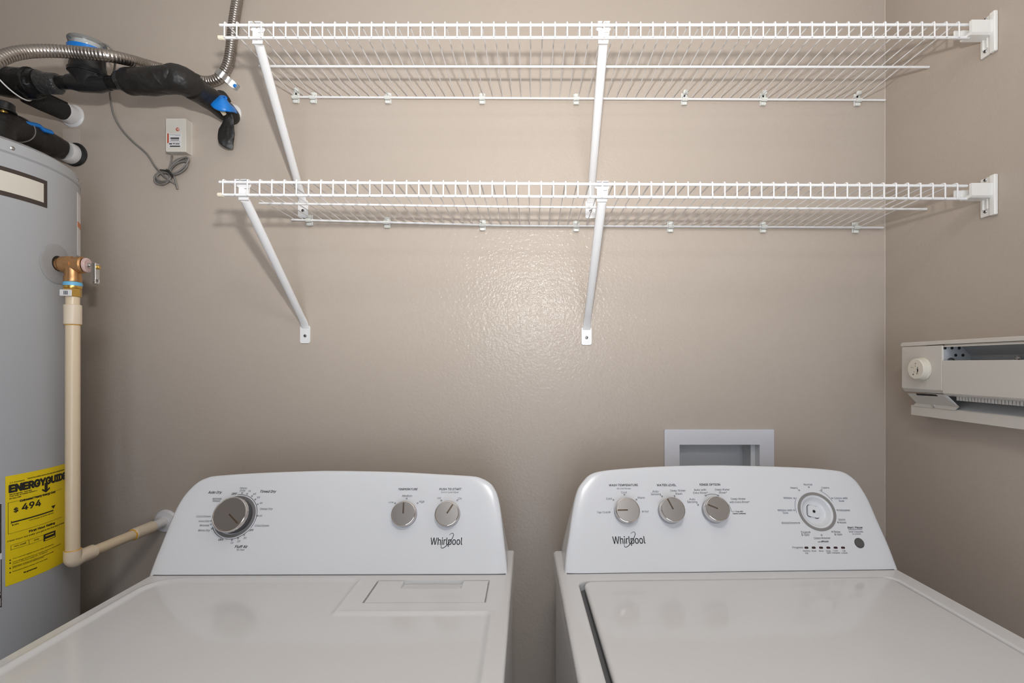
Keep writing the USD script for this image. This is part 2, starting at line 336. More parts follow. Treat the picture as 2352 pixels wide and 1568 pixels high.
# braces: foot plate on the wall, flattened tube, hooked clip at the front rail
def make_brace(label, xf, xw, ztop, zfoot):
    t = thing('shelf_brace', label, 'shelf brace', (xw, WY, zfoot), group='diagonal shelf braces')
    a = np.array([xf, YF + 0.012, ztop - 0.034]); b = np.array([xw, WY - 0.010, zfoot + 0.030])
    d = b - a; pth = [a + d * s for s in (0, 0.02, 0.3, 0.6, 0.85, 0.93, 1.0)] + [np.array([xw, WY - 0.0035, zfoot + 0.016])]
    w = [0.0098, 0.0102, 0.0102, 0.0098, 0.0096, 0.0098, 0.0108, 0.0108]
    part('tube', tube(pth, w, 16, squash=(np.cross(d, [1, 0, 0]), [0.72, 0.72, 0.72, 0.75, 0.8, 0.7, 0.42, 0.2])), 'vinyl', t)
    pl = Polygon(rrect(-0.0135, 0.0135, -0.026, 0.022, 0.005))
    fp = extrude(pl, 0.003); R = np.array([[1, 0, 0], [0, 0, -1], [0, 1, 0]])
    part('foot_plate', place(fp, R, (xw, WY - 0.0002, zfoot)), 'vinyl', t)
    sl = screw((xw, WY - 0.0032, zfoot - 0.006), (0, -1, 0), 0.0042, t); part('screw_slot', sl, 'dark', t)
    hk = Polygon([(-0.011, -0.006), (0.010, -0.006), (0.0125, 0.020), (0.015, 0.0225), (0.015, 0.026), (-0.015, 0.026), (-0.015, 0.0225), (-0.0105, 0.020)]).difference(shapely.Point(-0.002, 0.004).buffer(0.0032))
    hk = hk.difference(Polygon(rrect(0.001, 0.011, 0.0165, 0.0180, 0.0005)))
    part('clip_plate', place(extrude(hk, 0.0018), R, (xf, YF + 0.0075, ztop - 0.0285)), 'vinyl', t)
    tabs = cat_([box(xf - 0.013, xf - 0.004, YF - 0.006, YF + 0.0075, ztop + 0.0036, ztop + 0.0046), box(xf + 0.0, xf + 0.012, YF - 0.006, YF + 0.0075, ztop + 0.0036, ztop + 0.0046),
                 box(xf - 0.013, xf - 0.004, YF + 0.0062, YF + 0.0076, ztop - 0.003, ztop + 0.0046), box(xf, xf + 0.012, YF + 0.0062, YF + 0.0076, ztop - 0.003, ztop + 0.0046)])
    part('hook_tab', tabs, 'vinyl', t)
    return t
def zw(py): return P(0, py, WY)[2]
make_brace('white diagonal brace under the left end of the upper shelf', P(588, 0, YF)[0], P(697, 0, WY)[0], zU(-.58), zw(479))
make_brace('white diagonal brace under the middle of the upper shelf', P(1387, 0, YF)[0], P(1356, 0, WY)[0], zU(.15), zw(480))
make_brace('white diagonal brace under the left end of the lower shelf', P(556, 0, YF)[0], P(702, 0, WY)[0], zL(-.6), zw(766))
make_brace('white diagonal brace under the middle of the lower shelf', P(1384, 0, YF)[0], P(1347, 0, WY)[0], zL(.147), zw(770))

# little wall clips on the rear rails
def make_clip(label, loc, tall):
    t = thing('shelf_wall_clip', label, 'shelf clip', loc, group='clips on the back of the wire shelves')
    n = 14
    prof = [(0.0, 0.012), (-0.004, 0.010)] 
    a = np.radians(np.linspace(60, 300, n)); outer = [(-0.010 + 0.0052 * math.cos(k) , 0.0052 * math.sin(k)) for k in a]; inner = [(-0.010 + 0.0034 * math.cos(k), 0.0034 * math.sin(k)) for k in a[::-1]]
    hook = extrude(Polygon(outer + inner), 0.015)            # profile in (y, z), swept along x
    Rk = np.array([[0, 0, 1], [1, 0, 0], [0, 1, 0]])
    part('hook', place(hook, Rk, (-0.0075, 0, 0)), 'clip', t, local=True)
    part('back_plate', tm(rbox_m(-0.0085, 0.0085, -0.0045, -0.0002, -0.013, 0.020 if tall else 0.016, 0.0018, 8)), 'clip', t, local=True)
    part('lower_lip', tm(rbox_m(-0.0075, 0.0065, -0.0105, -0.0035, -0.0145, -0.0065, 0.0022, 8)), 'clip', t, local=True)
    if tall:
        part('latch', tm(rbox_m(-0.004, 0.009, -0.012, -0.003, 0.014, 0.026, 0.003, 8)), 'clip', t, local=True)
        part('pin', place(lathe([(0.0026, 0), (0.0026, 0.0012)], 12), frame_from((0, -1, 0)), (0, -0.0045, 0.011)), 'dark', t, local=True)
    else:
        part('tab', tm(rbox_m(-0.006, 0.006, -0.008, -0.003, 0.006, 0.0155, 0.002, 8)), 'clip', t, local=True)
    return t
num = ['leftmost', 'second', 'third', 'fourth', 'fifth', 'sixth', 'seventh', 'rightmost']
src = {}
for shelf, zz, pxs, talls in (('upper', zUr, (678, 718, 890, 1107, 1324, 1573, 1755, 1972), (1, 0, 0, 0, 0, 1, 1, 1)), ('lower', zLr, (709, 888, 1108, 1324, 1541, 1755, 1968), (0,) * 7)):
    for k, (px, tl) in enumerate(zip(pxs, talls)):
        x = P(px, 0, YR)[0]; loc = (x, WY, zz(x))
        order = 'leftmost' if k == 0 else 'rightmost' if k == len(pxs) - 1 else num[k] + ' from left'
        lab = f"{order} clear plastic {'tall latch clip' if tl else 'clip'} holding the back rail of the {shelf} shelf"
        if tl not in src: src[tl] = make_clip(lab, loc, tl)
        else: copy_of(src[tl], 'shelf_wall_clip', lab, loc)

# end brackets on the right wall
def make_bracket(label, zc):
    t = thing('shelf_end_bracket', label, 'shelf bracket', (WX, YF, zc), group='shelf end brackets')
    z0, z1 = zc - 0.0640, zc + 0.0195
    part('wall_plate', tm(rbox_m(WX - 0.005, WX - 0.0003, 1.008, 1.0425, z0 + 0.002, z1, 0.0018, 8)), 'bracket', t)
    part('side_rib', tm(rbox_m(WX - 0.0085, WX - 0.0003, 1.0062, 1.0190, z0, z1, 0.002, 8)), 'bracket', t)
    for y in (1.0225, 1.0325):
        part('groove_rib', tm(rbox_m(WX - 0.008, WX - 0.0003, y, y + 0.0036, z0 + 0.016, zc - 0.025, 0.0012, 8)), 'bracket', t)
    xl = 0.905
    prof = Polygon([(1.0110, 0.0012), (1.0160, 0.0012), (1.0160, -0.0215), (1.0330, -0.0225), (1.0330, -0.006), (1.0380, -0.006), (1.0380, -0.0265), (1.0150, -0.0265), (1.0110, -0.0235)]).buffer(0.0006)
    Rk = np.array([[0, 0, 1], [1, 0, 0], [0, 1, 0]])
    part('cup', place(extrude(prof, WX - 0.001 - xl), Rk, (xl, 0, zc)), 'bracket', t)
    part('inner_tab', tm(rbox_m(xl - 0.016, xl + 0.01, 1.0335, 1.0375, zc - 0.024, zc - 0.005, 0.0015, 8)), 'bracket', t)
    for dz in (0.0145, -0.0515):
        sl = screw((WX - 0.005, 1.0300, zc + dz), (-1, 0, 0), 0.0036, t); part('screw_slot', sl, 'dark', t)
make_bracket('white plastic bracket on the right wall holding the upper shelf end', zU(.9) - 0.0005)
make_bracket('white plastic bracket on the right wall holding the lower shelf end', zL(.9) - 0.0005)

# ------------------------------------------------------------------ recessed outlet box behind the washer
ob = thing('washer_outlet_box', 'white recessed plastic outlet box in the wall behind the washer console', 'outlet box', ((OX0 + OX1) / 2, WY, OZ0))
fr = Polygon(rrect(OX0, OX1, OZ0, OZ1, 0.003)).difference(Polygon([(ix0, iz0), (ix1, iz0), (ix1, iz1), (ix0, iz1)]))
R_ = np.array([[1, 0, 0], [0, 0, -1], [0, 1, 0]])
part('frame', place(extrude(fr, 0.007), R_, (0, WY - 0.0002, 0)), 'outlet', ob)
e = 0.0025
part('liner', cat_([box(ix0 - e, ix1 + e, WY + 0.100, WY + 0.103, iz0 - e, iz1 + e), box(ix0 - e, ix0, WY, WY + 0.1, iz0 - e, iz1 + e), box(ix1, ix1 + e, WY, WY + 0.1, iz0 - e, iz1 + e),
                     box(ix0 - e, ix1 + e, WY, WY + 0.1, iz0 - e, iz0), box(ix0 - e, ix1 + e, WY, WY + 0.1, iz1, iz1 + e)]), 'outlet_in', ob, smooth=False)
part('side_flange', box(ix1 - 0.012, ix1, WY + 0.02, WY + 0.022, iz0, iz1), 'outlet_in', ob, smooth=False)

# ------------------------------------------------------------------ washer and dryer
TH = math.radians(27.0)
ZT = 0.93
class Panel:
    """the tilted face of a console: hit(px, py, h) gives panel coordinates, pt(a, b, h) a world point h in front of it"""
    def __init__(s, left, right):
        A, B = at_z(*left, ZT), at_z(*right, ZT); s.psi = math.atan2(B[1] - A[1], B[0] - A[0]); s.O = A
        c, sn = math.cos(s.psi), math.sin(s.psi)
        s.u = np.array([c, sn, 0]); s.back = np.array([-sn, c, 0]); s.w = s.back * math.sin(TH) + np.array([0, 0, math.cos(TH)]); s.n = np.cross(s.u, s.w)
        s.R = np.stack([s.u, s.w, s.n], 1)
    def hit(s, px, py, h=0.0):
        d = P(px, py, 1.0) - [0, 0, HC]; o = np.array([0, 0, HC]); O = s.O + s.n * h
        t = ((O - o) @ s.n) / (d @ s.n); q = o + d * t - O
        return np.array([q @ s.u, q @ s.w])
    def pt(s, a, b, h=0.0): return s.O + s.u * a + s.w * b + s.n * h
    def put(s, mesh, a, b, h=0.0, rot=0.0):
        c, sn = math.cos(rot), math.sin(rot); Rz = np.array([[c, -sn, 0], [sn, c, 0], [0, 0, 1]])
        return place(mesh, s.R @ Rz, s.pt(a, b, h))
    def local(s, a, b, z): return s.O * [1, 1, 0] + s.u * a + s.back * b + np.array([0, 0, z])
    def loc(s, p):  q = np.asarray(p, float) - s.O; return np.array([q @ s.u, q @ s.back])

def console_mesh(pn, outline, W, Wv, Dp, back):
    ol = np.array([pn.hit(x, y, -Dp) for x, y in outline]); ol[0, 1] = ol[-1, 1] = -0.004
    ol = spline(np.c_[ol, np.zeros(len(ol))], 0.006)[:, :2]
    ac = (ol[0, 0] + ol[-1, 0]) / 2; hw = (ol[-1, 0] - ol[0, 0]) / 2; hv = ol[:, 1].max()
    loops = []
    for q in np.linspace(0, 1, 9):
        w, drop = 1 - math.sin((1 - q) * math.pi / 2), 1 - math.cos((1 - q) * math.pi / 2)      # q=0 edge, q=1 inner face
        w, drop = q, None
        k = 1 - q; dep = -Dp * (1 - math.sqrt(max(0, 1 - k ** 2.4)))
        a = ac + (ol[:, 0] - ac) * (1 - W / hw * q ** 1.6); b = np.where(ol[:, 1] > 0, ol[:, 1] * (1 - Wv / hv * q ** 1.6), ol[:, 1])
        loops.append(np.array([pn.pt(x, y, dep) for x, y in zip(a, b)]))
    edge = loops[0]
    prev = []
    for s_ in (1.0, 0.75, 0.5, 0.25, 0.08):
        bl = (edge - pn.O) @ pn.back; xl = (edge - pn.O) @ pn.u; nb = bl + (back - bl) * s_
        z = ZT + (edge[:, 2] - ZT) * (1 - 0.13 * s_ ** 1.3); xl2 = ac + (xl - ac) * (1 - 0.012 * s_)
        prev.append(np.array([pn.local(x, y, zz) for x, y, zz in zip(xl2, nb, z)]))
    loops = prev + loops
    n = len(ol); v = np.vstack(loops); f = []
    for k in range(len(loops) - 1):
        for j in range(n - 1):
            a, b = k * n + j, (k + 1) * n + j; f += [(a, b, b + 1), (a, b + 1, a + 1)]
    v = list(v); c0 = len(v); v.append(np.mean(loops[0], 0) * [1, 1, 0] + [0, 0, ZT + 0.02]); o = (len(loops) - 1) * n; c1 = len(v); v.append(pn.pt(ac, 0.05, 0))
    for j in range(n - 1): f += [(c0, j, j + 1), (c1, o + j + 1, o + j)]
    f += [(c0, n - 1, 0), (c1, o, o + n - 1)]
    for k in range(len(loops) - 1):              # the bottom strip
        f += [(k * n, k * n + n - 1, (k + 1) * n + n - 1), (k * n, (k + 1) * n + n - 1, (k + 1) * n)]
    m = trimesh.Trimesh(np.array(v), np.array(f), process=False); trimesh.repair.fix_normals(m); return m

def write_on(pn, items, parent, name, mat, label=None, h=0.00012):
    out = []
    for s, px, py, wpx, *o in items:
        bold, ital = ('b' in o[0], 0.2 if 'i' in o[0] else 0.0) if o else (False, 0.0)
        a, b = pn.hit(px, py); y = pn.pt(a, b)[1]; w = wpx * y / F
        v, f = text_flat(s, bold, ital); vv = v * [w, w, 0]; vv[:, 2] = np.where(v[:, 2] > 1e-6, 0.00025, 0.0)
        part(name, pn.put(trimesh.Trimesh(vv, f, process=False), a, b, h), mat, parent, smooth=False, label=label)
def ticks(pn, pts, parent, mat='ink', r=0.0017):
    ring = extrude(shapely.Point(0, 0).buffer(r, 10).difference(shapely.Point(0, 0).buffer(r * 0.58, 8)), 0.00025)
    return part('dial_mark', cat_([pn.put(ring, *pn.hit(*p), 0.00012) for p in pts]), mat, parent, smooth=False, kind='stuff')
def line_on(pn, pts, parent, wid, mat='ink', name='printed_line'):
    ab = np.array([pn.hit(*p) for p in pts]); ab = spline(np.c_[ab, np.zeros(len(ab))], 0.002)[:, :2] if len(ab) > 2 else ab
    return part(name, pn.put(extrude(LineString(ab).buffer(wid / 2, cap_style=2), 0.00025), 0, 0, 0.00012), mat, parent, smooth=False)
def arc_on(pn, c, r, a0, a1, wid):
    t = np.radians(np.linspace(a0, a1, 60)); return pn.put(extrude(LineString(np.c_[c[0] + r * np.cos(t), c[1] + r * np.sin(t)]).buffer(wid / 2, cap_style=2), 0.00025), 0, 0, 0.00012)
def logo(pn, cx, cy, wpx, parent):
    a, b = pn.hit(cx, cy); w = wpx * pn.pt(a, b)[1] / F
    v, f = text_flat('Whirlpool', False, 0.0); v = v.copy()
    # condensed letters: taller than the plain face; the p's tail belongs to the same outline
    k = 1.30; hh = v[:, 1] * k; vv = np.c_[v[:, 0] * w, hh * w, np.where(v[:, 2] > 1e-6, 0.0003, 0.0)]
    out = [pn.put(trimesh.Trimesh(vv + [dx * 0.00022, dy * 0.00022, 0.00001 * i], f, process=False), a, b - 0.045 * w, 0.00012) for i, (dx, dy) in enumerate(((0, 0), (1, 0), (-1, 0), (0, 1), (0, -1)))]
    # the looping ring: drawn about the logo's centre, in units of its width
    sw = np.array([(0.075, 0.165), (0.125, 0.205), (0.190, 0.215), (0.212, 0.165), (0.185, 0.080), (0.120, -0.020), (0.040, -0.120), (-0.050, -0.200), (-0.120, -0.225), (-0.155, -0.195), (-0.148, -0.135), (-0.118, -0.075)])
    sp = spline(np.c_[sw * w, np.zeros(len(sw))], 0.001)[:, :2]; n = len(sp)
    wid = 0.0010 * (0.35 + 0.9 * np.sin(np.linspace(0.05, math.pi * 0.97, n)))
    t = np.gradient(sp, axis=0); t /= np.linalg.norm(t, axis=1, keepdims=True); nn = np.c_[-t[:, 1], t[:, 0]] * wid[:, None] / 1.6
    poly = Polygon(np.vstack([sp + nn, (sp - nn)[::-1]])).buffer(0)
    out.append(pn.put(extrude(poly, 0.0003), a, b, 0.00014))
    return part('brand_logo', cat_(out), 'ink', parent, smooth=False, label='dark printed word mark with a looping ring')
def knob(pn, cx, cy, rpx, h, tip, parent, name, label, big=False):
    """cx, cy: the pixel of the face's centre; rpx: its radius across; tip: pixel where the pointer ends"""
    a, b = pn.hit(cx, cy, h); y = pn.pt(a, b, h)[1]; r = rpx * y / F
    S = 64
    g = 0.66 if big else 0.34
    k = part(name, pn.put(lathe([(r * (1.0 if big else 1.02), 0.0002), (r * (0.985 if big else 1.02), h * (g - .1)), (r * 0.97, h * g)], S), a, b), 'skirt' if big else 'knob_body', parent, label=label)
    part('rim', pn.put(lathe([(r * 0.96, h * (g - .04)), (r * 1.0, h * (g + .04)), (r * 1.025, h * (g * .6 + .34)), (r * 1.015, h * .84), (r * 0.99, h * 0.88), (r * 0.985, h * 0.92), (r * 0.965, h * 0.985), (r * 0.935, h), (r * 0.915, h * 0.975), (r * 0.91, h * 0.9)], S), a, b), 'chrome', k)
    part('face', pn.put(lathe([(r * 0.915, h * 0.80), (r * 0.915, h * 0.965), (r * 0.5, h * 0.975)], S), a, b), 'brushed', k)
    tp = pn.hit(*tip, h) - [a, b]; L = min(np.linalg.norm(tp), r * 0.9); ang = math.atan2(tp[1], tp[0])
    wd = 0.0030
    bar = tm(rbox_m(0.0, L, -wd / 2, wd / 2, -0.001, 0.0009, 0.0005, 8))
    part('pointer', pn.put(bar, a, b, h * 0.975, ang), 'pointer', k)
    return k, (a, b), r

# ---- the dryer
D = Panel((345.4, 1321.3), (1168, 1319))
dr = thing('dryer', 'white electric dryer with three knobs, left of the washer', 'clothes dryer', tuple(D.O * [1, 1, 0]), D.psi)
ax0, ax1 = -0.004, 0.7355
bk, ftt = 0.135, -0.52
part('cabinet', place(rbox(ax0 + 0.004, ax1 - 0.004, ftt + 0.004, bk - 0.004, 0.0, ZT - 0.047, 0.008), np.array([D.u, D.back, [0, 0, 1]]).T, D.O * [1, 1, 0]), 'enamel', dr)
def L2(px, py): return D.loc(at_z(px, py, ZT))
lint = [L2(833, 1385.8), L2(864.5, 1335), L2(1125, 1329), L2(1116.8, 1381.5)]
lx0, lx1, ly0, ly1 = np.mean([lint[0][0], lint[1][0]]), np.mean([lint[2][0], lint[3][0]]), np.mean([lint[0][1], lint[3][1]]), np.mean([lint[1][1], lint[2][1]])
notch_x, notch_y = L2(795, 1365)[0], L2(900, 1408)[1]
fx0, fx1, fy1 = L2(0, 1545)[0] - 0.004, L2(1108, 1500)[0], L2(600, 1331)[1]
field = Polygon([(fx0, ftt + 0.03), (fx1, ftt + 0.03), (fx1, notch_y), (notch_x, notch_y), (notch_x, fy1), (fx0, fy1)]).buffer(-0.045, quad_segs=12).buffer(0.045, quad_segs=12)
sharp = Polygon([(fx0 + .3, ftt + 0.03), (fx1, ftt + 0.03), (fx1, notch_y), (notch_x, notch_y), (notch_x, fy1), (fx0 + .3, fy1)]).buffer(-0.008).buffer(0.008)
field = field.union(sharp).buffer(0.006).buffer(-0.006)
def grid_lines(lo, hi, step, dense):
    g = list(np.arange(lo, hi + 1e-9, step)) + [hi]
    for c, hwid, st in dense: g += list(np.arange(c - hwid, c + hwid + 1e-9, st))
    g = np.unique(np.round([x for x in g if lo - 1e-9 <= x <= hi + 1e-9], 5)); keep = [g[0]]
    for x in g[1:]:
        if x - keep[-1] > 0.0006: keep.append(x)
    return np.array(keep)
def height_panel(pn, gx, gy, zf, zlow):
    X, Y = np.meshgrid(gx, gy); Z = zf(X, Y); nx, ny = len(gx), len(gy)
    top = (pn.O * [1, 1, 0])[None] + X.ravel()[:, None] * pn.u + Y.ravel()[:, None] * pn.back; top[:, 2] = Z.ravel()
    i = (np.arange(ny - 1)[:, None] * nx + np.arange(nx - 1)).ravel()
    f = np.vstack([np.c_[i, i + 1, i + nx + 1], np.c_[i, i + nx + 1, i + nx]])
    rim = list(range(nx)) + [k * nx + nx - 1 for k in range(1, ny)] + [(ny - 1) * nx + k for k in range(nx - 2, -1, -1)] + [k * nx for k in range(ny - 2, 0, -1)]
    low = top[rim].copy(); low[:, 2] = zlow; o = len(top); nr = len(rim)
    s = [(rim[(k + 1) % nr], rim[k], o + k) for k in range(nr)] + [(rim[(k + 1) % nr], o + k, o + (k + 1) % nr) for k in range(nr)]
    v = np.vstack([top, low, low.mean(0)]); c = len(v) - 1
    f = np.vstack([f, s, [(c, o + (k + 1) % nr, o + k) for k in range(nr)]])
    return trimesh.Trimesh(v, f, process=False)
def edge_round(X, Y, x0, x1, y0, y1, r):
    d = np.minimum(np.minimum(X - x0, x1 - X), np.minimum(Y - y0, y1 - Y)).clip(0, r); return -(r - np.sqrt(r * r - (r - d) ** 2))
def dryer_z(X, Y):
    pts = shapely.points(X.ravel(), Y.ravel()); d = shapely.distance(pts, field.boundary).reshape(X.shape) * np.where(shapely.contains(field, pts).reshape(X.shape), 1, -1)
    q = (d / 0.011 + 0.5).clip(0, 1); z = ZT - 0.0035 * (q * q * (3 - 2 * q))
    z += 0.0012 * np.exp(-((d + 0.006) / 0.004) ** 2)
    ins = (X > lx0 - 1e-6) & (X < lx1 + 1e-6) & (Y > ly0 - 1e-6) & (Y < ly1 + 1e-6)
    return np.where(ins, z - 0.008, z) + edge_round(X, Y, ax0, ax1, ftt, bk, 0.007)
gx = grid_lines(ax0, ax1, 0.012, [(ax0, .008, .0012), (ax1, .008, .0012), (fx0, .012, .0022), (fx1, .012, .0022), (notch_x, .012, .0022), (lx0, .0012, .0008), (lx1, .0012, .0008)])
gy = grid_lines(ftt, bk, 0.012, [(ftt, .008, .0012), (bk, .008, .0012), (fy1 - .02, .034, .003), (notch_y, .012, .0022), (ly0, .0012, .0008), (ly1, .0012, .0008)])
part('top_panel', height_panel(D, gx, gy, dryer_z, ZT - 0.05), 'enamel', dr, smooth=40)
sc0, sc1, scy0, scy1 = L2(925, 1340)[0], L2(1062, 1340)[0], L2(990, 1351)[1], ly1 + 0.01
def door_z(X, Y):
    q = ((Y - scy0) / 0.028).clip(0, 1); ins = (X > sc0) & (X < sc1)
    return ZT - 0.0004 - np.where(ins & (Y > scy0) & (Y < scy1), 0.0065 * q ** 0.9, 0) + edge_round(X, Y, lx0 + .0022, lx1 - .0022, ly0 + .0022, ly1 - .0015, 0.0015)
gx = grid_lines(lx0 + .0022, lx1 - .0022, 0.01, [(lx0 + .0022, .002, .0007), (lx1 - .0022, .002, .0007), (sc0, .0012, .0008), (sc1, .0012, .0008)])
gy = grid_lines(ly0 + .0022, ly1 - .0015, 0.008, [(ly0 + .0022, .002, .0007), (ly1 - .0015, .002, .0007), (scy0 + .012, .014, .0022), (scy1, .0012, .0008)])
part('lint_door', height_panel(D, gx, gy, door_z, ZT - 0.0075), 'enamel', dr, smooth=40, label='small flush lint screen door with scooped grip')
d_out = [(345.4, 1321.3), (355, 1295), (378.7, 1236), (402, 1179), (419.7, 1146), (437, 1124.5), (457, 1107), (476.5, 1098), (500, 1093), (594, 1086.6), (711, 1082.4), (780, 1081.6), (907, 1084),
         (1004.5, 1089), (1083, 1093.6), (1106, 1098), (1126, 1109), (1137.5, 1124.5), (1145, 1144), (1151, 1177), (1157, 1228), (1163, 1279), (1168, 1319)]
part('console_seam', place(box(0.006, float(np.linalg.norm(at_z(1168, 1319, ZT) - D.O)) - 0.006, -0.0012, 0.02, ZT - 0.0005, ZT + 0.0011), np.array([D.u, D.back, [0, 0, 1]]).T, D.O * [1, 1, 0]), 'gasket', dr, smooth=False)
co = part('console', console_mesh(D, d_out, 0.040, 0.012, 0.008, 0.128), 'console', dr, smooth=35)
def c2(x, y): return 420 + x / 7.838, 1090 + y / 7.838
def c3(x, y): return 860 + x / 6.918, 1090 + y / 6.918
kb, kc, kr = knob(D, 526, 1180.2, 39.2, 0.026, c2(990, 880), dr, 'timer_knob', 'large grey cycle timer knob', True)
rc = D.hit(539.5, 1185.8); sc = D.pt(*rc)[1] / F
part('timer_ring', D.put(extrude(shapely.Point(0, 0).buffer(46.5 * sc, 24).difference(shapely.Point(0, 0).buffer(39.5 * sc, 24)), 0.0006), *rc, 0.0001), 'ring_dark', dr, smooth=False, label='grey printed ring round the timer knob')
pang = lambda x, y: math.degrees(math.atan2(*(D.hit(*c2(x, y)) - rc)[::-1]))
arcs = ((pang(1205, 950), pang(985, 368)), (pang(765, 1140), pang(1160, 995)), (pang(552, 930), pang(715, 1120)))
arcs = [(p, q if q > p else q + 360) for p, q in arcs]
part('dial_outline', cat_([arc_on(D, rc, 49.6 * sc, a, b, 0.0009) for a, b in arcs]), 'ink', co, smooth=False)
knob(D, 926, 1178.6, 28.0, 0.016, c3(465, 440), dr, 'temperature_knob', 'small grey temperature knob')
knob(D, 1026.4, 1178.6, 28.0, 0.016, c3(1245, 470), dr, 'start_knob', 'small grey push to start knob')
write_on(D, [('Auto Dry', 494, 1131, 31.9, 'bi'), ('Timed Dry', 616.1, 1128.9, 36.9, 'bi'), ('OFF', 576.7, 1217.2, 11.9, 'bi'), ('OFF', 507.9, 1239, 12.5, 'bi'), ('OFF', 538.5, 1133.6, 11.9, 'bi'), ('Fluff Air', 554.5, 1255, 29.6, 'bi')], co, 'dial_heading', 'ink')
write_on(D, [('Heavy', 559.4, 1121, 17.2, 'i'), ('Duty', 557.6, 1126.6, 13.1, 'i'), ('70', 573.1, 1127.4, 5.8, 'i'), ('60', 584.8, 1133.8, 6.8, 'i'), ('50', 593.8, 1142, 6.6, 'i'), ('40', 599.7, 1154.8, 6.8, 'i'),
             ('Damp Dry', 611.9, 1168.8, 29.6, 'i'), ('20', 598.7, 1184.2, 7, 'i'), ('Cool Down', 601.6, 1206.7, 32.3, 'i'), ('30', 562.6, 1235, 7, 'i'), ('20', 548.4, 1242.5, 7.2, 'i'), ('10', 532.7, 1246.3, 6.2, 'i'),
             ('More Dry', 468.9, 1218.2, 27.7, 'i'), ('Normal', 469.6, 1206.1, 22, 'i'), ('Less Dry', 468.8, 1196.9, 24.9, 'i'), ('Cool Down', 467.7, 1185.4, 32.8, 'i'), ('Wrinkle', 498.9, 1144.9, 20.8, 'i'), ('Shield', 497.2, 1150, 17.9, 'i'), ('No Heat', 552.7, 1262.2, 17.9, 'i')], co, 'dial_lettering', 'ink_soft')
ticks(D, [c2(*p) for p in ((1067, 330), (1158, 345), (1243, 385), (1305, 445), (1348, 532), (1348, 738), (1103, 1083), (995, 1143), (885, 1175), (523, 970), (509, 893), (508, 830))], co)
write_on(D, [('TEMPERATURE', 937.2, 1123.2, 44.5, 'bi'), ('PUSH TO START', 1034.6, 1123, 51.3, 'bi')], co, 'knob_heading', 'ink')
write_on(D, [('Medium', 935.2, 1138.4, 23.1, 'i'), ('Low', 898.9, 1152.9, 11.3, 'i'), ('High', 968.6, 1152.2, 12.7, 'i'), ('End of Cycle Signal', 1033.3, 1130.5, 40.2, 'i'), ('Off', 1008.7, 1143.9, 8.4, 'i'), ('On', 1056.1, 1144.5, 8.2, 'i')], co, 'knob_lettering', 'ink_soft')
ticks(D, [c3(*p) for p in ((514, 376), (328, 453), (685, 451), (1063, 408), (1316, 408))], co)
logo(D, *c3(1145, 1045), 72.9, co)

# ---- the washing machine
W = Panel((1295.3, 1317.7), (2060, 1308))
wa = thing('washing_machine', 'white top-loading washing machine with its cycle dial missing, right of the dryer', 'washing machine', tuple(W.O * [1, 1, 0]), W.psi)
wx0, wx1 = -0.013, 0.7035
RL = np.array([W.u, W.back, [0, 0, 1]]).T; OL = W.O * [1, 1, 0]
part('cabinet', place(rbox(wx0 + 0.006, wx1 - 0.006, ftt + 0.006, 0.128, 0.0, ZT - 0.044, 0.008), RL, OL), 'enamel', wa)
def W2(px, py): return W.loc(at_z(px, py, ZT))
ox0, ox1, oy1, oy0 = W2(1341, 1360)[0] - 0.004, W2(2210, 1419)[0] + 0.004, W2(1600, 1330)[1] + 0.003, ftt + 0.02
slab = rbox_m(wx0, wx1, ftt, 0.130, ZT - 0.048, ZT, 0.008, 16)
def cutter(g, z): return man(extrude(Polygon(rrect(ox0 - g, ox1 + g, oy0 - g, oy1 + g, 0.022 + g, 8)), 0.1, z))
def slope(g0, z0, g1, z1):
    ring = lambda g, z: [(x, y, z) for x, y in rrect(ox0 - g, ox1 + g, oy0 - g, oy1 + g, 0.022 + g, 8)]
    return m3.Manifold.hull_points(np.array(ring(g0, z0) + ring(g1, z1), np.float32))
top = slab - cutter(0, ZT - 0.022) - slope(0.0, ZT - 0.0045, 0.0012, ZT - 0.0016) - slope(0.0012, ZT - 0.0016, 0.0035, ZT - 0.0003) - slope(0.0035, ZT - 0.0003, 0.0075, ZT + 0.0002)
part('top_frame', place(tm(top), RL, OL), 'enamel', wa, smooth=42)
part('lid_seal', place(extrude(Polygon(rrect(ox0 + .001, ox1 - .001, oy0 + .001, oy1 - .001, 0.02)), 0.004, ZT - 0.0218), RL, OL), 'gasket', wa, smooth=False)
lid = []
for ins, z in ((0.002, -0.016), (0.0005, -0.012), (0.0, -0.0065), (0.0006, -0.0040), (0.0022, -0.0018), (0.0050, -0.0006), (0.009, -0.0002), (0.02, 0.0)):
    p = rrect(ox0 + 0.0095 + ins, ox1 - 0.0035 - ins, oy0 + 0.004 + ins, oy1 - 0.0035 - ins, max(0.019 - ins, 0.004), 8); lid.append(np.c_[p, np.full(len(p), ZT + 0.001 + z)])
part('lid', place(rings(lid), RL, OL), 'enamel', wa, smooth=50, label='wide flat white lid')
w_out = [(1295.3, 1317.7), (1299, 1277.5), (1306, 1230), (1313, 1183), (1320, 1145), (1327.5, 1121.5), (1339, 1105), (1353.5, 1090.7), (1377, 1082.7), (1429, 1077), (1523.7, 1071.3), (1642, 1069), (1760, 1071.3),
         (1854.7, 1075), (1911, 1080), (1935, 1084.6), (1954, 1095.5), (1970.5, 1112), (1992, 1147.5), (2015, 1199.5), (2039, 1254), (2060, 1308)]
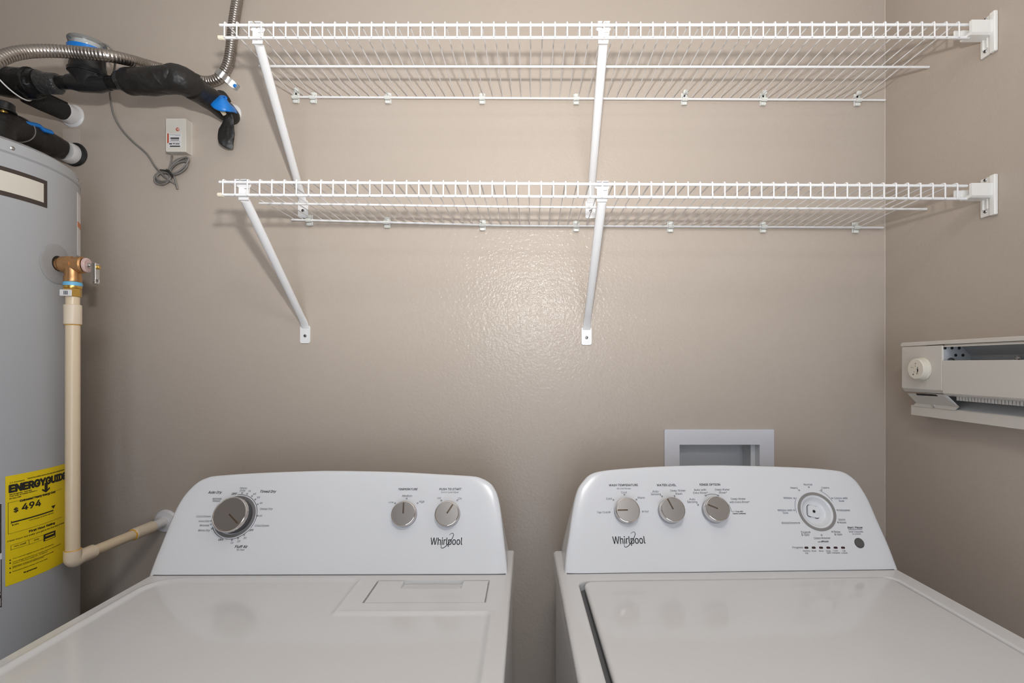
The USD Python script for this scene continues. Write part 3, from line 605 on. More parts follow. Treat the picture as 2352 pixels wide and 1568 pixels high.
# the console with a round well where the cycle dial has been pulled off
dc = W.hit(1876.2, 1174.2); sw = W.pt(*dc)[1] / F; well_r = 36.5 * sw
cm = man(console_mesh(W, w_out, 0.040, 0.012, 0.008, 0.126)); 
wc = lathe([(well_r, -0.0140), (well_r, 0.02)], 56)
cm = cm - man(W.put(wc, *dc))
part('console_seam', place(box(0.006, float(np.linalg.norm(at_z(2060, 1308, ZT) - W.O)) - 0.006, -0.0012, 0.02, ZT - 0.0005, ZT + 0.0008), RL, OL), 'gasket', wa, smooth=False)
co = part('console', tm(cm), 'console', wa, smooth=35)
cup = lathe([(0.004, -0.0135), (well_r * 0.62, -0.0132), (well_r * 0.76, -0.0105), (well_r * 0.86, -0.0045), (well_r * 0.90, -0.0018), (well_r * 0.985, -0.0006), (well_r * 0.999, -0.0006), (well_r * 0.999, -0.0138)], 56)
cup.invert() if cup.volume < 0 else None
part('dial_well', W.put(cup, *dc), 'console', wa, smooth=40, label='round white well where the cycle dial is missing')
part('dial_ring', W.put(extrude(shapely.Point(0, 0).buffer(43.4 * sw, 32).difference(shapely.Point(0, 0).buffer(37.2 * sw, 32)), 0.0007), *dc, 0.0001), 'ring', wa, smooth=False, label='warm grey ring round the missing dial')
def c4(x, y): return 1350 + x / 5.88, 1090 + y / 5.88
def c5(x, y): return 1760 + x / 7.467, 1090 + y / 7.467
hb = W.hit(*c5(805, 632), -0.012)
sq = rrect(-0.0122, 0.0122, -0.0122, 0.0122, 0.0042)
hub = part('dial_hub', W.put(rings([np.c_[sq, np.full(len(sq), -0.0135)], np.c_[sq, np.full(len(sq), -0.0098)], np.c_[sq * 0.93, np.full(len(sq), -0.0088)]]), *hb, 0, math.radians(-14)), 'console', wa, label='square hub with a dark hole')
part('hub_gap', W.put(extrude(Polygon(rrect(-0.0135, 0.0135, -0.0135, 0.0135, 0.0055)).difference(Polygon(rrect(-0.0045, 0.0045, -0.02, 0.02, 0.001))), 0.0004, 0), *hb, -0.0133, math.radians(-14)), 'skirt', hub, smooth=False)
part('shaft_hole', W.put(lathe([(0.0031, -0.0095), (0.0031, -0.0084)], 20), *hb), 'dark', hub)
knob(W, 1442.2, 1170.6, 28.2, 0.018, c4(405, 476), wa, 'temperature_knob', 'small grey wash temperature knob')
knob(W, 1546.6, 1169.0, 28.2, 0.026, c4(1080, 325), wa, 'water_level_knob', 'small grey water level knob')
knob(W, 1649.3, 1167.6, 28.2, 0.026, c4(1625, 402), wa, 'rinse_knob', 'small grey rinse option knob')
write_on(W, [('WASH TEMPERATURE', 1431.8, 1113.8, 66.7, 'b'), ('WATER LEVEL', 1530.7, 1113.8, 45, 'b'), ('RINSE OPTION', 1630.4, 1112.6, 47.3, 'b')], co, 'knob_heading', 'ink')
write_on(W, [('All Cold Rinses', 1432.7, 1121.5, 31.8), ('Cool', 1433.5, 1130.3, 13.3), ('Cold', 1398.5, 1144.8, 12.9), ('Warm', 1472.6, 1142.7, 16.7), ('Tap Cold', 1383.8, 1176.7, 25.9), ('Hot', 1485, 1174.2, 9.7),
             ('Auto', 1505.6, 1128.3, 14.3), ('Sensing', 1506.5, 1135, 22.8), ('Deep Water', 1557.2, 1126.9, 35.2), ('Wash', 1558.9, 1133.5, 15.8), ('Auto with', 1607.9, 1124.5, 28.4), ('Extra Rinse*', 1608.8, 1131.3, 33.5),
             ('Deep Water', 1659.2, 1124.5, 34), ('Rinse*', 1660.6, 1130.8, 18.2), ('Auto', 1589.8, 1146.1, 13.6), ('Sensing', 1589.9, 1152.9, 23), ('Deep Water', 1696.1, 1145.8, 34), ('with Extra Rinse*', 1698.6, 1152.6, 46.5)], co, 'knob_lettering', 'ink_soft')
write_on(W, [('*Use with', 1697.5, 1174.2, 18.2, 'b'), ('Fabric Softener', 1698.1, 1178.9, 30.6, 'b')], co, 'small_print', 'ink')
ticks(W, [c4(*p) for p in ((495, 270), (346, 340), (657, 335), (294, 505), (742, 495), (1002, 292), (1172, 288), (1592, 281), (1762, 281), (1490, 406))], co)
line_on(W, [c4(1600, 278), c4(1640, 264), c4(1680, 260), (c4(1720, 264)), c4(1754, 276)], co, 0.0007)
line_on(W, [c4(1905, 400), c4(1935, 470), c4(1940, 494), c4(1975, 495)], co, 0.0007)
logo(W, *c4(554, 872), 75.2, co)
write_on(W, [('Normal', 1855.8, 1112.4, 20.1), ('Heavy', 1823.8, 1120.5, 17), ('Colors', 1895.3, 1119.7, 17.4), ('Delicates', 1939.3, 1171.3, 25.7), ('Quick', 1933.6, 1193.1, 15.8), ('Wash', 1935.9, 1199.6, 15.1), ('Bulky/Sheets', 1813.7, 1200.9, 37.2),
             ('Drain', 1848, 1221.9, 16.2), ('& Spin', 1849.9, 1228.3, 17.8), ('Rinse', 1922.4, 1220.8, 14.9), ('& Spin', 1925.5, 1227.3, 18), ('Clean Washer', 1888.2, 1235.3, 38.8), ('with', 1881.4, 1244, 7), ('Progress', 1832.3, 1257.4, 24.8)], co, 'dial_lettering', 'ink_soft')
write_on(W, [('Whites', 1809, 1143.2, 19.8), ('Colors with', 1930.8, 1143.6, 31.5), ('Soak', 1932.8, 1149.9, 12.9), ('Whites with', 1802.7, 1171.3, 34.4), ('Soak', 1804.3, 1177.3, 13.1)], co, 'dial_lettering', 'ink_blue')
write_on(W, [('affresh', 1894.2, 1242.9, 17.4, 'b')], co, 'small_logo', 'ink')
write_on(W, [('Sensing', *c5(691, 1307), 16.3), ('Fill', *c5(695, 1345), 6.2), ('Wash', *c5(816, 1305), 11.1), ('Rinse', *c5(943, 1305), 10.7), ('Final', *c5(1065, 1305), 10.2), ('Spin', *c5(1070, 1342), 9.4), ('Cycle', *c5(1187, 1303), 10.8),
             ('Complete', *c5(1193, 1340), 19.2), ('Lid', *c5(1331, 1303), 6.4), ('Locked', *c5(1338, 1340), 13.8)], co, 'progress_lettering', 'ink_soft')
write_on(W, [('Start / Pause', 1963.4, 1211.2, 35.2, 'bi')], co, 'start_lettering', 'ink')
write_on(W, [('Hold 3 Seconds', 1965.9, 1220.8, 32.8), ('to Cancel', 1967.2, 1225.7, 19.4)], co, 'small_print', 'ink_soft')
line_on(W, [c5(1405, 942), c5(1645, 938)], co, 0.0008)
ticks(W, [c5(*p) for p in ((730, 212), (563, 267), (947, 262), (481, 403), (1128, 403), (478, 607), (1220, 607), (563, 827), (1230, 817), (740, 985), (1130, 977), (948, 1035))], co)
line_on(W, [c5(908, 265), c5(985, 310), c5(1060, 368), c5(1133, 452)], co, 0.0007, 'ink_blue')
line_on(W, [c5(518, 390), c5(499, 440), c5(493, 500), c5(498, 575), c5(520, 647)], co, 0.0007, 'ink_blue')
for x in (687, 812, 938, 1063, 1188, 1315):
    r = rrect(-0.0042, 0.0042, -0.0021, 0.0021, 0.0019)
    part('progress_light', W.put(rings([np.c_[r, np.full(len(r), 0.0001)], np.c_[r, np.full(len(r), 0.0005)], np.c_[r * 0.8, np.full(len(r), 0.0008)]]), *W.hit(*c5(x, 1250))), 'led', wa)
bt = W.hit(1973.5, 1246.8); br = 11.0 * W.pt(*bt)[1] / F
b_ = part('start_button', W.put(lathe([(br * .9, 0.0001), (br * .9, 0.0016), (br * .80, 0.0024), (br * .4, 0.0026)], 32), *bt), 'button', wa, label='round grey start button')
part('button_rim', W.put(lathe([(br, 0.0001), (br, 0.0009), (br * .93, 0.0011), (br * .90, 0.0006)], 32), *bt), 'skirt', b_)

# ------------------------------------------------------------------ water heater
TR = 0.235; TT = 1.62
TC = np.array([-0.677 * TT - 0.736 * TR, 0.736 * TT - 0.677 * TR]); TZ = HC + 398 * (0.736 * TT) / F
def tank_hit(px, py):
    k = (px - CX) / F; a = k * k + 1; b = -2 * (k * TC[0] + TC[1]); c = TC @ TC - TR * TR
    disc = b * b - 4 * a * c; s = (-b - math.sqrt(max(disc, 0))) / (2 * a); p = np.array([k * s, s]) - TC
    return math.atan2(p[1], p[0]), HC + (CY - py) / F * s
def wrap(mesh, lift):
    """a flat mesh in (angle*radius, height, thickness) onto the tank"""
    v = np.asarray(mesh.vertices); ph = v[:, 0] / TR; r = TR + lift + v[:, 2]
    return trimesh.Trimesh(np.c_[TC[0] + r * np.cos(ph), TC[1] + r * np.sin(ph), v[:, 1]], mesh.faces, process=False)
def sheet(s0, s1, z0, z1, th=0.0004, n=None):
    n = n or max(1, int((s1 - s0) / 0.006)); xs = np.linspace(s0, s1, n + 1)
    return cat_([rings([np.array([(x, z0, 0), (x, z1, 0), (x, z1, th), (x, z0, th)]) for x in xs][::-1])])
wh = thing('water_heater', 'grey cylindrical water heater with yellow energy label and framed sign', 'water heater', (TC[0], TC[1], 0))
def on_tank(m): return place(m, np.eye(3), (TC[0], TC[1], 0))
part('tank', on_tank(lathe([(TR - 0.004, 0.0), (TR, 0.006), (TR, TZ - 0.004), (TR - 0.002, TZ - 0.001)], 128)), 'tank', wh)
part('lid', on_tank(lathe([(TR - 0.0015, TZ - 0.0012), (TR + 0.0012, TZ + 0.0012), (TR + 0.0012, TZ + 0.006), (TR - 0.003, TZ + 0.024), (TR - 0.014, TZ + 0.032), (TR - 0.05, TZ + 0.037)], 128)), 'tank', wh)
for px, py in ((28, 348), (182, 432)):
    ph, z = tank_hit(min(px, 178), py); d = np.array([math.cos(ph), math.sin(ph), 0])
    part('screw', place(lathe([(0.0042, 0), (0.0042, 0.0016), (0.002, 0.003)], 14), frame_from(d), np.array([*TC, TZ + 0.010]) + d * (TR - 0.0005)), 'screw', wh)
# framed sign near the top
p1, zt = tank_hit(108, 415); p0, zb = tank_hit(0, 447); s1 = p1 * TR; zt, zb = tank_hit(0, 380)[1], zb
sg = part('sign', wrap(sheet(s1 - 0.17, s1, zb, zt), 0.0002), 'sign_brown', wh, smooth=30, label='cream panel with dark brown border')
part('panel', wrap(sheet(s1 - 0.17 + 0.009, s1 - 0.0085, zb + 0.009, zt - 0.0085), 0.0007), 'sign_cream', sg, smooth=30)
# narrow warning label round the right side
pr, _ = tank_hit(176.5, 500); wz1, wz0 = tank_hit(176, 440)[1], tank_hit(176, 585)[1]
wl = part('warning_label', wrap(sheet(pr * TR, pr * TR + 0.10, wz0, wz1), 0.0002), 'paper', wh, smooth=30, label='white warning label with an orange band')
zm_ = tank_hit(176, 513)[1]
part('orange_band', wrap(sheet(pr * TR + 0.001, pr * TR + 0.099, zm_ - 0.006, zm_ + 0.006), 0.0007), 'orange', wl, smooth=30)
# partly seen data plate low on the left
ph0, dz1 = tank_hit(4, 1155); dz0 = tank_hit(4, 1395)[1]; s4 = ph0 * TR
dp = part('data_plate', wrap(sheet(s4 - 0.14, s4, dz0, dz1), 0.0002), 'paper', wh, smooth=30, label='white data plate with black border')
part('plate_band', wrap(sheet(s4 - 0.138, s4 - 0.0008, dz0 + 0.108, dz1 - 0.001), 0.0007), 'sign_brown', dp, smooth=30)
part('plate_band', cat_([wrap(sheet(s4 - 0.138, s4 - 0.0008, dz0 + k, dz0 + k + w), 0.0007) for k, w in ((0.002, 0.002), (0.020, 0.006), (0.030, 0.0015))] + [wrap(sheet(s4 - 0.0022, s4 - 0.0006, dz0 + 0.001, dz1 - 0.11), 0.0007)]), 'sign_brown', dp, smooth=30)
# yellow energy label
e0, ez1 = tank_hit(12, 1094); ez0 = tank_hit(12, 1347)[1]; es0, es1 = e0 * TR, e0 * TR + 0.134
el = part('energy_label', wrap(sheet(es0, es1, ez0, ez1), 0.0002), 'yellow', wh, smooth=30, label='yellow energy label with black printing')
def q3(x, y): return x / 2.761, 1000 + y / 2.761
def el_text(items, name, heavy=0.0):
    out = []
    for s, x0, y0, x1, y1, hgt, *o in items:
        (a, za), (b, zb) = tank_hit(*q3(x0, y0)), tank_hit(*q3(x1, y1)); sa, sb = a * TR, b * TR
        if sb > es1: sb = es1 - 0.004
        sm = (tank_hit(*q3(x0, y0 - hgt))[1] - za)
        v, f = text_flat(s, bool(o), 0.0); hh = np.ptp(v[:, 1])
        vv = np.c_[(sa + sb) / 2 + v[:, 0] * (sb - sa), (za + zb) / 2 + (v[:, 1] / hh + 0.5) * sm, np.where(v[:, 2] > 1e-6, 0.0002, 0)]
        m = wrap(trimesh.Trimesh(vv, f, process=False), 0.0008)
        if heavy:       # heavier strokes: the letters again, shifted by a hair
            m = cat_([m] + [wrap(trimesh.Trimesh(vv + [dx * heavy, dz * heavy, 0.00001 * i], f, process=False), 0.0008) for i, (dx, dz) in enumerate(((1, 0), (-1, 0), (0, 1), (0, -1), (.7, .7), (-.7, -.7), (.7, -.7), (-.7, .7)))])
        part(name, m, 'black_ink', el, smooth=False)
def el_rect(rects, name, mat='black_ink', lift=0.0007):
    out = []
    for x0, y0, x1, y1, th in rects:
        (a, za), (b, zb) = tank_hit(*q3(x0, y0)), tank_hit(*q3(x1, y1)); t = tank_hit(*q3(x0, y0 - th))[1] - za
        part(name, wrap(sheet(min(a * TR, es1 - .006), min(b * TR, es1 - .003), min(za, zb), min(za, zb) + t, 0.0002), lift), mat, el, smooth=False)
# right-hand words run on under the pipe to the label's edge
RX, RY = 410, 0
el_text([('ENERGYGUIDE', 57, 352, 412, 283, 47, 1)], 'label_title', 0.0010)
el_text([('Estimated Yearly Energy Cost', 125, 427, 348, 362, 17, 1), ('$', 85, 492, 114, 484, 34, 1), ('494', 136, 476, 257, 443, 42, 1), ('First Hour Rating', 182, 618, 345, 563, 18, 1), ('$ 194', 75, 572, 116, 562, 9, 1), ('No government', 148, 872, 232, 843, 10, 1)], 'label_heading', 0.00012)
el_text([('U.S. Government', 60, 304, 152, 287, 10), ('Federal law prohibits removal of this label before consumer purchase', 172, 281, 405, 218, 11), ('WATER HEATER - ELECTRIC', 57, 381, 200, 348, 8, 1), ('TANK SIZE (STORAGE CAPACITY)', 57, 393, 232, 352, 8, 1), ('IN GALLONS', 57, 405, 132, 390, 8, 1),
         ('Cost Range of Similar Models', 183, 543, 337, 493, 9), ('(How much hot water you get in the first hour of use)', 45, 682, 402, 556, 14), ('very small', 85, 709, 164, 688, 13), ('low', 215, 667, 245, 659, 11),
         ('Your cost will depend on your utility rates and use.', 78, 786, 338, 690, 7.5), ('Cost range based only on models fueled by ELECTRICITY', 78, 806, 385, 690, 7.5), ('medium first hour rating (51-74 gallons).', 78, 818, 300, 738, 7.5),
         ('Estimated energy cost based on a national average', 78, 838, 338, 736, 7.5), ('ELECTRIC cost of 12 cents per kWh.', 78, 848, 275, 768, 7.5), ('Estimated yearly energy use: 4622 kWh.', 78, 868, 300, 782, 7.5)], 'label_print')
el_rect([(68, 556, 336, 468, 8), (49, 428, 393, 292 + 33, 1.5), (49, 626, 393, 495, 1.5), (66, 726, 182, 690, 1.5), (66, 697, 182, 661, 1.5), (182, 690, 272, 660, 1.5), (182, 661, 272, 631, 1.5), (48, 626, 50, 626, 200), (67, 726, 69, 726, 29), (180, 690, 182, 690, 29), (68, 562, 71, 562, 22)], 'label_rule')
el_rect([(274, 672, 349, 640, 44)], 'label_block')
el_rect([(285, 640, 336, 618, 6), (283, 664, 343, 640, 7)], 'label_block', 'yellow', 0.0012)
tri = []
for x, y, hgt, wd in ((336, 463, 20, 18),):
    a, z = tank_hit(*q3(x, y)); t = tank_hit(*q3(x, y - hgt))[1] - z; ww = 0.0055
    tri.append(wrap(extrude(Polygon([(a * TR, z), (a * TR + ww, z + t), (a * TR - ww, z + t)]), 0.0002), 0.0008))
a, z = tank_hit(*q3(290, 360)); a *= TR; t = tank_hit(*q3(290, 300))[1] - z
tri.append(wrap(extrude(Polygon([(a, z), (a + 0.009, z + 0.3 * t), (a + 0.0085, z + 0.48 * t), (a + 0.0034, z + 0.3 * t), (a + 0.0034, z + t), (a - 0.0034, z + t), (a - 0.0034, z + 0.3 * t), (a - 0.0085, z + 0.48 * t), (a - 0.009, z + 0.3 * t)]), 0.0002), 0.0008))
part('label_arrow', cat_(tri), 'black_ink', el, smooth=False)
part('label_bullet', cat_([wrap(extrude(Polygon([(tank_hit(*q3(62, y))[0] * TR + 0.0013 * math.cos(k), tank_hit(*q3(62, y))[1] + 0.0013 * math.sin(k)) for k in np.linspace(0, 6, 12)]), 0.0002), 0.0008) for y in (790, 808, 841, 869)]), 'black_ink', el, smooth=False)
# round plate where the relief valve goes in
vph, vz = tank_hit(131, 607); vd = np.array([math.cos(vph), math.sin(vph), 0]); v0 = np.array([*TC, 0]) + vd * TR + [0, 0, vz]
disc = [wrap(extrude(shapely.Point(0, 0).buffer(0.043, 24), 0.0016), 0)]
dsc = lathe([(0.043, 0.0), (0.043, 0.0012), (0.041, 0.002)] + [(r, 0.002) for r in np.linspace(0.036, 0.016, 5)] + [(0.0145, 0.0018)], 48)
dv = np.asarray(dsc.vertices); dsc = trimesh.Trimesh(np.c_[vph * TR + dv[:, 0], vz + dv[:, 1], dv[:, 2]], dsc.faces, process=False)
pd = part('valve_plate', wrap(dsc, 0.0001), 'tank_disc', wh, smooth=30, label='round grey plate behind the relief valve')
hole = lathe([(0.0165, 0.0), (0.0165, 0.0004)], 28); hv_ = np.asarray(hole.vertices)
part('plate_hole', wrap(trimesh.Trimesh(np.c_[vph * TR + hv_[:, 0], vz + 0.002 + hv_[:, 1], hv_[:, 2]], hole.faces, process=False), 0.0023), 'dark', pd)

# ------------------------------------------------------------------ relief valve and its drain pipe
VC = v0 + vd * 0.030                       # centre of the valve body
PX, PY_ = VC[0], VC[1]
rv = thing('relief_valve', 'bronze relief valve with silver lever on the side of the water heater', 'valve', tuple(v0))
def along(o, d, m): return place(m, frame_from(d), o)
part('body', cat_([along(v0 - vd * 0.004, vd, lathe([(0.0135, 0), (0.0135, 0.010), (0.0172, 0.014), (0.0178, 0.022), (0.0168, 0.030), (0.0172, 0.040), (0.0185, 0.048), (0.0185, 0.054), (0.0160, 0.057)], 32)),
                     place(lathe([(0.0150, -0.038), (0.0158, -0.036), (0.0158, -0.028), (0.0145, -0.024), (0.0150, -0.014), (0.0160, 0.0)], 32), np.eye(3), VC)]), 'brass', rv)
dd = np.array([math.cos(vph - 0.55), math.sin(vph - 0.55), 0])
part('hex_boss', along(VC - vd * 0.002 + np.array([0, 0, 0]), vd, lathe([(0.0195, -0.006), (0.0195, 0.006)], 6)), 'brass', rv, smooth=False)
cp = VC + vd * 0.0265
part('rating_disc', along(cp, vd, lathe([(0.0160, -0.001), (0.0160, 0.0015), (0.0125, 0.004), (0.0115, 0.0038)], 32)), 'pink_disc', rv, label='pink and white rating disc')
lt = 36
part('disc_print', cat_([along(cp, vd, extrude(LineString([((0.0125 + 0.0008) * math.cos(k), (0.0133) * math.sin(k)), (0.0146 * math.cos(k), 0.0146 * math.sin(k))]).buffer(0.0004), 0.0016, 0.0018)) for k in np.linspace(0, 2 * math.pi, 19)[:-1]]), 'paper', rv, smooth=False)
part('stem', along(cp, vd, lathe([(0.006, 0.0), (0.006, 0.006), (0.0028, 0.0065), (0.0028, 0.017)], 20)), 'zinc', rv)
lv = cp + vd * 0.016 + np.array([0, 0, -0.007])
R3 = np.stack([vd, np.cross([0, 0, 1], vd), [0, 0, 1]], 1)
lev = part('lever', cat_([place(rbox(-0.0035, 0.0055, y0, y0 + 0.0018, -0.033, 0.012, 0.0008, seg=8), R3, lv) for y0 in (-0.0066, 0.0048)] + [place(rbox(0.0040, 0.0056, -0.0066, 0.0066, -0.024, 0.012, 0.0007, seg=8), R3, lv), place(rbox(-0.0035, 0.0056, -0.0066, 0.0066, -0.034, -0.029, 0.001, seg=8), R3, lv)]), 'zinc', rv)
part('lever_pin', along(lv + vd * 0.0052 + np.array([0, 0, 0.003]), vd, lathe([(0.0046, 0), (0.0046, 0.003), (0.003, 0.005)], 14)), 'brass_bright', lev)
part('blue_band', place(lathe([(0.0162, -0.0465), (0.0166, -0.0445), (0.0166, -0.0405), (0.0158, -0.0385)], 32), np.eye(3), VC), 'blue_band', rv, label='light blue thread band')
nut = part('brass_adapter', place(cat_([lathe([(0.0150, -0.052), (0.0158, -0.050), (0.0158, -0.046)], 32)]), np.eye(3), VC), 'brass_bright', rv)
part('hex_nut', place(lathe([(0.0150, -0.0705), (0.0158, -0.0695), (0.0158, -0.0530), (0.0150, -0.0520)], 6), np.eye(3), VC), 'brass_bright', nut, smooth=False)
ti = P(151, 672, VC[1] - 0.017)
tg = part('tag', place(rbox(-0.0115, 0.0115, -0.0012, 0.0012, -0.0070, 0.0070, 0.0011, seg=8), np.array([[0.985, 0.17, 0], [-0.17, 0.985, 0], [0, 0, 1]]).T, ti), 'paper', rv, label='small white bar code tag')
part('tag_print', cat_([place(box(-0.003 + k * 0.0017, -0.0022 + k * 0.0017, -0.0016, -0.0011, -0.004, 0.004), np.array([[0.985, 0.17, 0], [-0.17, 0.985, 0], [0, 0, 1]]).T, ti) for k in range(5)]), 'ink', tg, smooth=False)

EZ = HC - 450 / F * PY_                    # elbow height
zt_ = VC[2] - 0.069
dp_ = thing('drain_pipe', 'cream plastic drain pipe running down beside the water heater to the wall', 'pipe', (PX, PY_, EZ))
def vert(z0, z1, prof): return place(lathe(prof, 28), np.eye(3), (PX, PY_, 0))
pr_ = 0.0128
part('nipple', vert(0, 0, [(pr_ - 0.0005, P(0, 708, PY_)[2]), (pr_ - 0.0005, zt_ + 0.002)]), 'cpvc', dp_)
cz1, cz0 = P(0, 700, PY_)[2], P(0, 745, PY_)[2]
part('coupling', vert(0, 0, [(0.0148, cz0), (0.0156, cz0 + 0.001), (0.0156, cz1 - 0.001), (0.0148, cz1)]), 'cpvc_elbow', dp_)
part('glue_ring', vert(0, 0, [(0.0138, cz0 - 0.0016), (0.0146, cz0 - 0.0004), (0.0138, cz0 + 0.0004)]), 'glue', dp_)
ez1_ = EZ + 0.021
part('riser', vert(0, 0, [(pr_, EZ + 0.006), (pr_, cz0 + 0.004)]), 'cpvc', dp_)
part('glue_ring', vert(0, 0, [(0.0138, ez1_ - 0.0004), (0.0146, ez1_ + 0.0006), (0.0138, ez1_ + 0.0018)]), 'glue', dp_)
FL = P(382, 1196, WY)
ad = (FL - np.array([PX, PY_, EZ])); al = np.linalg.norm(ad); ad /= al
E0 = np.array([PX, PY_, EZ])
bend = [E0 + [0, 0, 0.0215], E0 + [0, 0, 0.006]] + [E0 + np.array([0, 0, 1]) * 0.006 * (1 - math.sin(k)) + ad * 0.012 * (1 - math.cos(k)) - np.array([0, 0, 0.003 * math.sin(2 * k)]) for k in np.linspace(0.2, math.pi / 2, 7)] + [E0 + ad * 0.020, E0 + ad * 0.046]
part('elbow', tube(bend, [0.0158] * 2 + [0.0162] * 7 + [0.0155, 0.0155], 24), 'cpvc_elbow', dp_)
part('arm', tube([E0 + ad * 0.03, E0 + ad * (al - 0.05)], 0.0118, 20), 'cpvc', dp_)
part('sleeve', tube([E0 + ad * 0.150, E0 + ad * 0.152, E0 + ad * (al - 0.045), E0 + ad * (al - 0.043)], [0.0135, 0.0148, 0.0148, 0.0135], 24), 'cpvc_elbow', dp_)
part('glue_ring', tube([E0 + ad * 0.1475, E0 + ad * 0.1490, E0 + ad * 0.1505], [0.0128, 0.0140, 0.0135], 24), 'glue', dp_)
part('stub', tube([E0 + ad * (al - 0.05), FL], 0.0125, 20), 'flange', dp_)
part('wall_flange', place(lathe([(0.031, 0.0003), (0.031, 0.003), (0.027, 0.007), (0.016, 0.009), (0.013, 0.011)], 36), frame_from((0, -1, 0)), (FL[0], WY, FL[2])), 'flange', dp_, label='round white wall flange')

# ------------------------------------------------------------------ insulated pipes above the tank
YP = 1.175
def PP(*pts): return np.array([P(*p) for p in pts])
mp = thing('insulated_pipe', 'black wrapped water pipe with water meter, bending back to the wall', 'pipe', tuple(P(535, 268, WY)))
zr_ = P(0, 190, YP)[2]
part('bare_pipe', tube(PP((95, 190, YP), (300, 190, YP)), 0.0155, 20), 'tape', mp)
wrp = spline(PP((268, 186, YP), (285, 186, YP), (330, 187, YP), (375, 185, YP), (412, 182, YP + 0.002), (436, 194, YP + 0.02), (455, 208, YP + 0.045)), 0.006)
nz = meshkit.fbm(wrp * 26, 3, 3); rad = np.interp(np.linspace(0, 1, len(wrp)), [0, .06, .12, .6, .78, .9, 1], [.017, .024, .0295, .030, .033, .030, .027]) * (0.93 + 0.16 * nz)
def crumple(m, amp, fr, seed):
    v = np.asarray(m.vertices); n = np.asarray(trimesh.Trimesh(v, m.faces, process=False).vertex_normals)
    return trimesh.Trimesh(v + n * ((meshkit.fbm(v * fr, 3, seed) - 0.5) * 2 * amp)[:, None], m.faces, process=False)
part('wrap', crumple(tube(wrp, rad, 36), 0.004, 34, 5), 'tape_brown', mp, smooth=60, label='bulky black plastic wrap')
pk = P(410, 149, YP - 0.01)
fo_ = spline([P(372, 178, YP - .012), P(392, 168, YP - .016), P(405, 156, YP - .014), pk], 0.004)
part('wrap_fold', crumple(tube(fo_, np.interp(np.linspace(0, 1, len(fo_)), [0, .45, .8, 1], [.026, .020, .011, .002]), 16), 0.001, 60, 2), 'tape_brown', mp, smooth=60)
fo_ = spline([pk + [0, 0, -0.004], P(424, 170, YP - .008), P(444, 190, YP + .012)], 0.004)
part('wrap_fold', tube(fo_, np.interp(np.linspace(0, 1, len(fo_)), [0, .4, 1], [.003, .012, .026]), 14, squash=((0.1, -0.9, 0.2), 0.6)), 'tape_brown', mp, smooth=60)
leg = spline(PP((440, 200, YP + 0.022), (462, 214, YP + 0.055), (490, 232, YP + 0.09), (512, 250, YP + 0.12), (527, 262, WY - 0.02), (534, 268, WY - 0.006)), 0.006)
part('leg_wrap', crumple(tube(leg, np.interp(np.linspace(0, 1, len(leg)), [0, .5, .85, 1], [.028, .027, .025, .020]), 32), 0.0022, 30, 8), 'tape_brown', mp, smooth=60, label='black wrapped leg running back to the wall')
part('tape_collar', crumple(tube(PP((268, 187, YP), (276, 186, YP), (296, 188, YP), (308, 190, YP)), [0.0165, 0.0225, 0.0255, 0.024], 28), 0.0018, 90, 4), 'clear_tape', mp, smooth=60, label='smoky clear tape collar')
part('tape_collar', crumple(tube(PP((80, 190, YP - .003), (92, 190, YP), (108, 191, YP), (132, 192, YP), (137, 192, YP)), [0.027, 0.0275, 0.0235, 0.0225, 0.0165], 28), 0.0018, 90, 6), 'clear_tape', mp, smooth=60, label='smoky clear tape collar')
ll = spline(list(PP((92, 191, YP - .002), (60, 192, YP - .006), (25, 190, YP - .012), (-15, 182, YP - .02), (-60, 178, YP - .02))) + [np.array(q) for q in ((-1.375, 1.13, 2.00), (-1.395, 1.11, 1.94), (-1.395, 1.10, TZ + 0.0385))], 0.006)
part('foam_sleeve', crumple(tube(ll, np.interp(np.linspace(0, 1, len(ll)), [0, .05, .3, 1], [.029, .034, .0345, .032]), 32), 0.0015, 40, 9), 'tape', mp, smooth=60, label='thick glossy black sleeve')
part('foam_end', place(lathe([(0.0335, -0.002), (0.0335, 0.002), (0.030, 0.004)], 28), frame_from((1, 0.03, 0)), P(74, 190, YP - .005)), 'foam', mp)
wr = P(28, 190, YP - .012); k_ = np.linspace(0, 2 * math.pi, 40)[:-1]
part('binding_wire', tube([wr + np.array([-0.025 * math.sin(t) , 0.0375 * math.cos(t), 0.0375 * math.sin(t)]) for t in k_], 0.0016, 8, closed=True), 'bracket', mp, label='thin white wire round the black sleeve')
# ball valve handle, flap of tape, wall plate
hd = [P(495, 226, 1.258), P(507, 236, 1.244), P(520, 240, 1.252), P(540, 253, 1.284)]
hs = spline(hd, 0.003)
hw_ = np.interp(np.linspace(0, 1, len(hs)), [0, .12, .35, .6, .85, 1], [.012, .021, .023, .021, .013, .010])
part('blue_handle', crumple(tube(hs, hw_, 18, squash=((0.25, -0.93, 0.12), 0.32)), 0.0012, 60, 3), 'blue', mp, smooth=50, label='blue ball valve handle')
part('cream_edge', tube(spline([P(493, 226, 1.2625), P(500, 240, 1.2535), P(511, 256, 1.258), P(516, 263, 1.268)], 0.004), 0.0052, 10, squash=((0.5, -0.6, -0.4), 0.4)), 'cream_tape', mp, label='cream edge of tape under the handle')
fl = spline([P(524, 258, 1.288), P(526, 275, 1.296), P(522, 297, 1.300), P(519, 318, 1.303), P(527, 333, 1.308), P(535, 341, 1.312)], 0.005)
part('tape_flap', crumple(tube(fl, np.interp(np.linspace(0, 1, len(fl)), [0, .25, .5, .75, .92, 1], [.009, .013, .020, .020, .010, .002]), 16, squash=((0.2, -0.95, 0), 0.14)), 0.001, 50, 4), 'tape_brown', mp, smooth=60, label='hanging flap of black tape')
